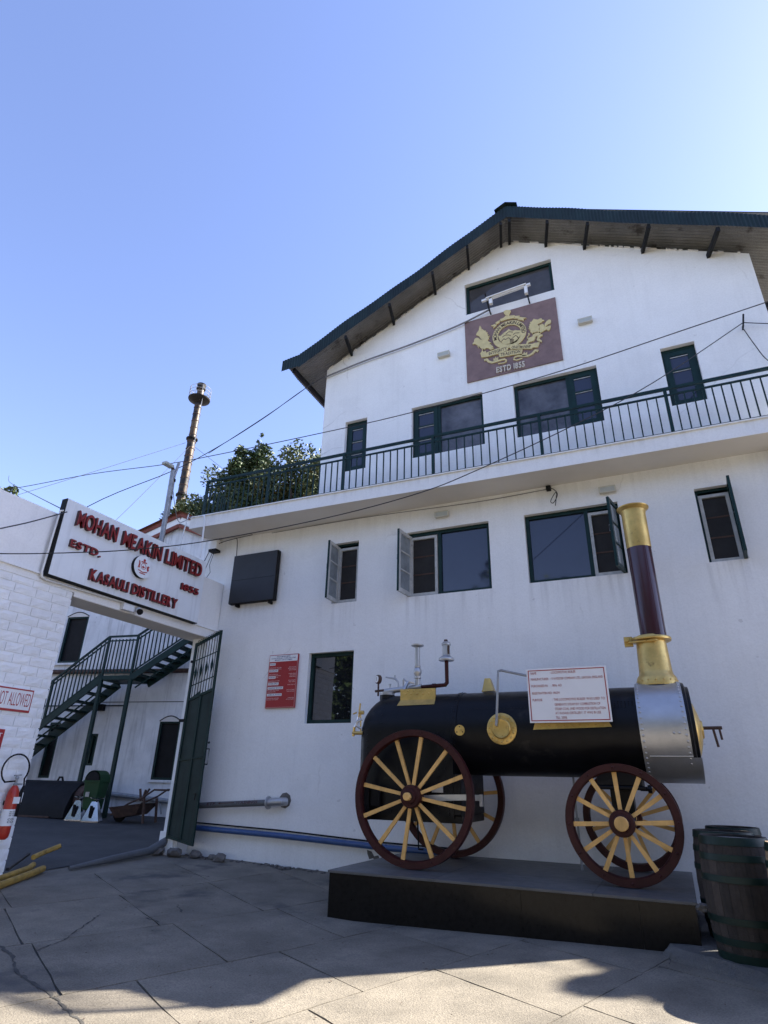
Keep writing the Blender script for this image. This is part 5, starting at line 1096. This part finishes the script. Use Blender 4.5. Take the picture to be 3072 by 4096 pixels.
# ------------------------------------------------------------------ casks
def make_cask(label):
    t = thing('cask', label, 'barrel', (0,0,0), 'casks beside the plinth', local=True); Hc, rh, rb = 1.03, .30, .345
    def rad(z): q = 2*z/Hc-1; return rb-(rb-rh)*q*q
    NS = 24; zs_ = [0,.08,.2,.36,.52,.68,.84,.95,1.03]
    for k in range(NS):
        a0, a1 = 2*PI*k/NS+.004, 2*PI*(k+1)/NS-.004; v = []
        for z in zs_:
            for a in (a0,(a0+a1)/2,a1): v.append((rad(z)*math.cos(a),rad(z)*math.sin(a),z))
        for z in zs_:
            for a in (a0,(a0+a1)/2,a1): v.append(((rad(z)-.025)*math.cos(a),(rad(z)-.025)*math.sin(a),z))
        n = len(zs_); mb = MB(); f = [(3*i+j,3*i+j+1,3*i+4+j,3*i+3+j) for i in range(n-1) for j in range(2)]
        o_ = 3*n; f += [(3*(n-1)+j,3*(n-1)+j+1,o_+3*(n-1)+j+1,o_+3*(n-1)+j) for j in range(2)] + [(o_+3*i+j+1,o_+3*i+j,o_+3*i+3+j,o_+3*i+4+j) for i in range(n-4,n-1) for j in range(2)]
        mb.add(v, f); build('stave', mb, oak, t, fix=False)
    for z0, z1 in ((.0,.07),(.13,.19),(.30,.36),(.64,.70),(.82,.88),(.955,1.028)):
        build('hoop', MB().lathe([(rad(z0)+.003,z0),(rad(z0)+.006,z0+.002),(rad(z1)+.006,z1-.002),(rad(z1)+.003,z1)],(0,0,0),(0,0,1),40,False), hoop, t, smooth=True)
    for i in range(5):
        x0 = -.28+.112*i; x1 = x0+.108; P_ = []; 
        for x in (x0,(x0+x1)/2,x1): P_.append((x,-math.sqrt(max(0,.277**2-x*x))))
        for x in (x1,(x0+x1)/2,x0): P_.append((x,math.sqrt(max(0,.277**2-x*x))))
        build('head_board', MB().prism(P_,(0,0,.985),(1,0,0),(0,1,0),(0,0,1),.02), headw, t)
    return t
ck = make_cask('front dark cask nearest the plinth corner'); ck.location = (.425,7.72,.158); ck.rotation_euler = (0,0,.4)
copy_thing(ck, (.385,8.62,.158), 'dark cask directly behind the front cask beside the plinth end', 1.1)
copy_thing(ck, (.55,9.65,.158), 'rearmost cask near the facade behind the plinth end', 2.0)
copy_thing(ck, (.955,7.13,.158), 'pale wooden cask cut by the right picture edge in front', .7, {'weathered_oak': oak2})
copy_thing(ck, (1.12,8.0,.158), 'second cask from the front at the right picture edge', 1.9)
copy_thing(ck, (1.22,8.95,.158), 'cask at the right picture edge behind two others', 2.7)
rock('pale stone wedged between plinth end and front cask', .05, 8.0, .06, 9, .5)

# ------------------------------------------------------------------ far stack, lamp post, trees
stk = thing('boiler_stack', 'tall rusty steel stack with caged platform and ladder behind the trees', 'chimney', (-34.5,34,0))
SX, SY = -34.58, 34.0
segs = [(8,23.4,.42),(23.4,28.9,.40),(28.9,33.0,.345)]
st_ = build('stack_shell', MB().lathe([(.37,4),(.37,23.3),(.355,28.8),(.32,29.0),(.31,34.0),(.29,34.7)],(SX,SY,0),(0,0,1),28), stack, stk, smooth=True)
z = 12.
while z < 33:
    r_ = .365 if z < 28.8 else .315; build('stack_band', MB().lathe([(r_,0),(r_+.03,.01),(r_+.03,.05),(r_,.06)],(SX,SY,z),(0,0,1),24,False), rust, stk, smooth=True); z += .72
for z, r_ in ((23.35,.42),(28.9,.42)): build('stack_flange', MB().lathe([(r_-.05,-.08),(r_+.08,-.06),(r_+.08,.06),(r_-.05,.08)],(SX,SY,z),(0,0,1),28), blackm, stk, smooth=True)
build('platform', MB().lathe([(.3,32.6),(.95,33.05),(.98,33.15),(.3,33.15)],(SX,SY,0),(0,0,1),28), blackm, stk)
for z in (33.5,33.85,34.2): build('guard_rail', MB().tube([(SX+.95*math.cos(2*PI*k/28),SY+.95*math.sin(2*PI*k/28),z) for k in range(29)],.022,5,False), galv, stk)
for k in range(10): a = 2*PI*k/10; build('guard_post', MB().tube([(SX+.95*math.cos(a),SY+.95*math.sin(a),33.1),(SX+.95*math.cos(a),SY+.95*math.sin(a),34.2)],.022,5), galv, stk)
build('stack_cap', MB().lathe([(.40,34.2),(.42,34.3),(.36,34.45),(.42,34.75),(.3,34.8)],(SX,SY,0),(0,0,1),24), blackm, stk, smooth=True)
ld = build('ladder', MB().tube([(SX+.46,SY-.12,8),(SX+.46,SY-.12,33)],.02,5).tube([(SX+.68,SY-.3,8),(SX+.68,SY-.3,33)],.02,5), galv, stk)
for k in range(62): z = 14+.3*k; build('rung', MB().tube([(SX+.46,SY-.12,z),(SX+.68,SY-.3,z)],.014,4), galv, ld)
lp = thing('lamp_post', 'thin grey lamp post with a flat lamp head behind the name board', 'street lamp', (-9.45,8.95,5.8))
build('pole', MB().tube([(-9.45,8.96,5.75),(-9.45,8.93,7.0),(-9.45,8.90,8.0)],.055,12), galv, lp, smooth=True)
build('second_pole', MB().tube([(-9.45,8.99,6.9),(-9.45,8.96,7.9),(-9.45,9.03,8.28)],.035,10), galv, lp, smooth=True)
build('arm', MB().tube([(-9.45,8.90,7.95),(-9.45,8.88,8.05),(-9.45,8.82,8.06)],.04,8), rust, lp, smooth=True)
build('lamp_head', MB().obox((-9.45,8.72,8.06),(.07,0,0),(0,.13,.005),(0,0,.035)), grille, lp, bevel=.015)
build('pole_band', MB().lathe([(.065,7.3),(.065,7.36)],(-9.45,8.95,0),(0,0,1),12), blackm, lp)
build('pole_band', MB().lathe([(.06,7.75),(.06,7.80)],(-9.45,8.95,0),(0,0,1),12), blackm, lp)
def crown(blobs, n, size, seed):
    rn = random.Random(seed); v = []; f = []; tot = sum(b[3]*b[4]*max(b[5], .9) for b in blobs)
    for b in blobs:
        subs = []
        for _ in range(max(8, int(34*(b[3]*b[4]*max(b[5], .9)/tot)**.5))):
            d = Vector((rn.gauss(0,1),rn.gauss(0,1),rn.gauss(0,1))).normalized()*rn.uniform(.45,1.0); subs.append((Vector((b[0]+d.x*b[3],b[1]+d.y*b[4],b[2]+d.z*b[5])), rn.uniform(.28,.55)*min(b[3:6])))
        for _ in range(int(n*b[3]*b[4]*max(b[5], .9)/tot)):
            c, r_ = rn.choice(subs); d = Vector((rn.gauss(0,1),rn.gauss(0,1),rn.gauss(0,1))).normalized()*(r_*rn.uniform(.3,1.15)**.6); p = c+d
            a = Vector((rn.gauss(0,1),rn.gauss(0,1),rn.gauss(0,.7))).normalized(); bb_ = a.cross(Vector((rn.gauss(0,1),rn.gauss(0,1),rn.gauss(0,1)))).normalized(); s_ = size*rn.uniform(.6,1.4)
            o_ = len(v); v += [tuple(p-a*s_),tuple(p+bb_*s_*.5),tuple(p+a*s_),tuple(p-bb_*s_*.5)]; f.append((o_,o_+1,o_+2,o_+3))
    m = MB(); m.v = v; m.f = f; m.mi = [0]*len(f); return m
def tree(label, base, blobs, n, size, seed, m=leaf, grp='trees around the distillery', limbs=7):
    t = thing('tree', label, 'tree', base, grp); rn = random.Random(seed)
    top = Vector((sum(b[0] for b in blobs)/len(blobs), sum(b[1] for b in blobs)/len(blobs), sum(b[2] for b in blobs)/len(blobs)))
    bz = Vector(base); mid = bz.lerp(top,.6)+Vector((rn.uniform(-.3,.3),rn.uniform(-.3,.3),0)); hgt = top.z-bz.z
    build('trunk', MB().tube([bz-Vector((0,0,.2)),bz.lerp(mid,.5),mid,top],[hgt*.028,hgt*.022,hgt*.016,hgt*.006],8), bark, t, smooth=True)
    mb = MB()
    for i in range(limbs):
        b = blobs[i % len(blobs)]; e = Vector((b[0]+rn.uniform(-.7,.7)*b[3],b[1]+rn.uniform(-.7,.7)*b[4],b[2]+rn.uniform(-.4,.7)*b[5])); s_ = bz.lerp(mid,rn.uniform(.6,1.)); mb.tube([s_,s_.lerp(e,.5)+Vector((0,0,.2)),e],[hgt*.011,hgt*.007,.015],6)
    build('limb', mb, bark, t, smooth=True)
    build('crown', crown(blobs,n,size,seed), m, t, fix=False)
tree('dense dark green tree behind the terrace railing left of the gable', (-16.6,20.5,.8), [(-17.0,20.5,14.2,1.6,1.5,2.2),(-15.7,20.3,12.9,2.0,1.6,2.0),(-15.95,20.3,16.3,.28,.28,1.0),(-18.1,20.5,12.2,1.5,1.4,1.7),(-16.6,20.2,15.2,1.0,1.0,.9)], 30000, .09, 11)
tree('lighter green tree beside the gable wall behind the terrace', (-13.4,20.5,.8), [(-13.7,20.3,13.4,1.7,1.6,2.1),(-12.4,20.6,13.0,1.5,1.6,2.2),(-14.0,19.8,12.0,1.5,1.3,1.8)], 24000, .09, 12, leaf2)
tree('low olive tree between the tall stack and the terrace', (-24.5,26.5,1), [(-25.0,26,15.9,2.0,1.5,2.1),(-22.8,26.2,16.9,2.0,1.5,2.3),(-26.6,26.2,15.0,1.3,1.2,1.5),(-23.6,25.5,14.4,2.6,1.6,1.9)], 20000, .11, 13, leaf2)
tree('tree whose leafy tip enters at the left picture edge', (-30.3,16,.9), [(-30.25,16,14.3,1.8,1.8,1.1),(-30.6,15.6,12.8,2.2,2,1.6)], 7000, .12, 14, leaf2)
tree('tree behind the building right of the gable corner', (4.6,19.0,.4), [(4.6,18.6,11.0,1.2,1.6,1.8),(5.0,19.4,9.0,1.5,1.6,1.7)], 7000, .09, 15, leaf2)
tree('broad tree out of sight at right with crown shaped to shade the paving', (12.3,16,.4), [(10.0,16.1,11,1.6,1.6,.5),(9.7,15.45,11,.95,.95,.4),(10.7,14.65,11,1.5,1.5,.5),(11.9,13.6,10.9,1.6,1.5,.6),(12.3,15.8,10.8,1.8,1.8,.8),(12.4,17.6,11.6,1.8,1.8,.9),(13.8,14.2,10.4,2.2,2.2,1.4),(13.1,12.6,10.2,1.9,2.0,1.2)], 110000, .11, 16)  # unseen tree: flat crown shaped and placed to cast the paving shadow at right
nm = ('first','second','third','fourth','fifth','sixth','seventh','eighth','ninth','tenth','eleventh','twelfth')
for i, (x, y, h) in enumerate(((-29,-5,13),(-25,-9,13.5),(-20.5,-8,12),(-16.5,-10,13.5),(-12,-8.5,12),(-8,-10.5,12.5),(-3.5,-9,11.5),(1,-10.5,12.5),(5.5,-9,12),(10,-10,13),(15,-7,15),(19,-2,15))):
    tree('%s tree from the left in the row across the yard' % nm[i], (x,y,g(x,y)), [(x,y,h*.74,2.6,2.2,h*.26),(x+1.6,y+.4,h*.5,2.2,1.9,h*.2),(x-1.5,y-.3,h*.45,2.2,1.9,h*.2),(x,y+.3,h*.25,2.4,1.6,h*.16)], 5200, .24, 30+i, leaf, 'trees across the yard')
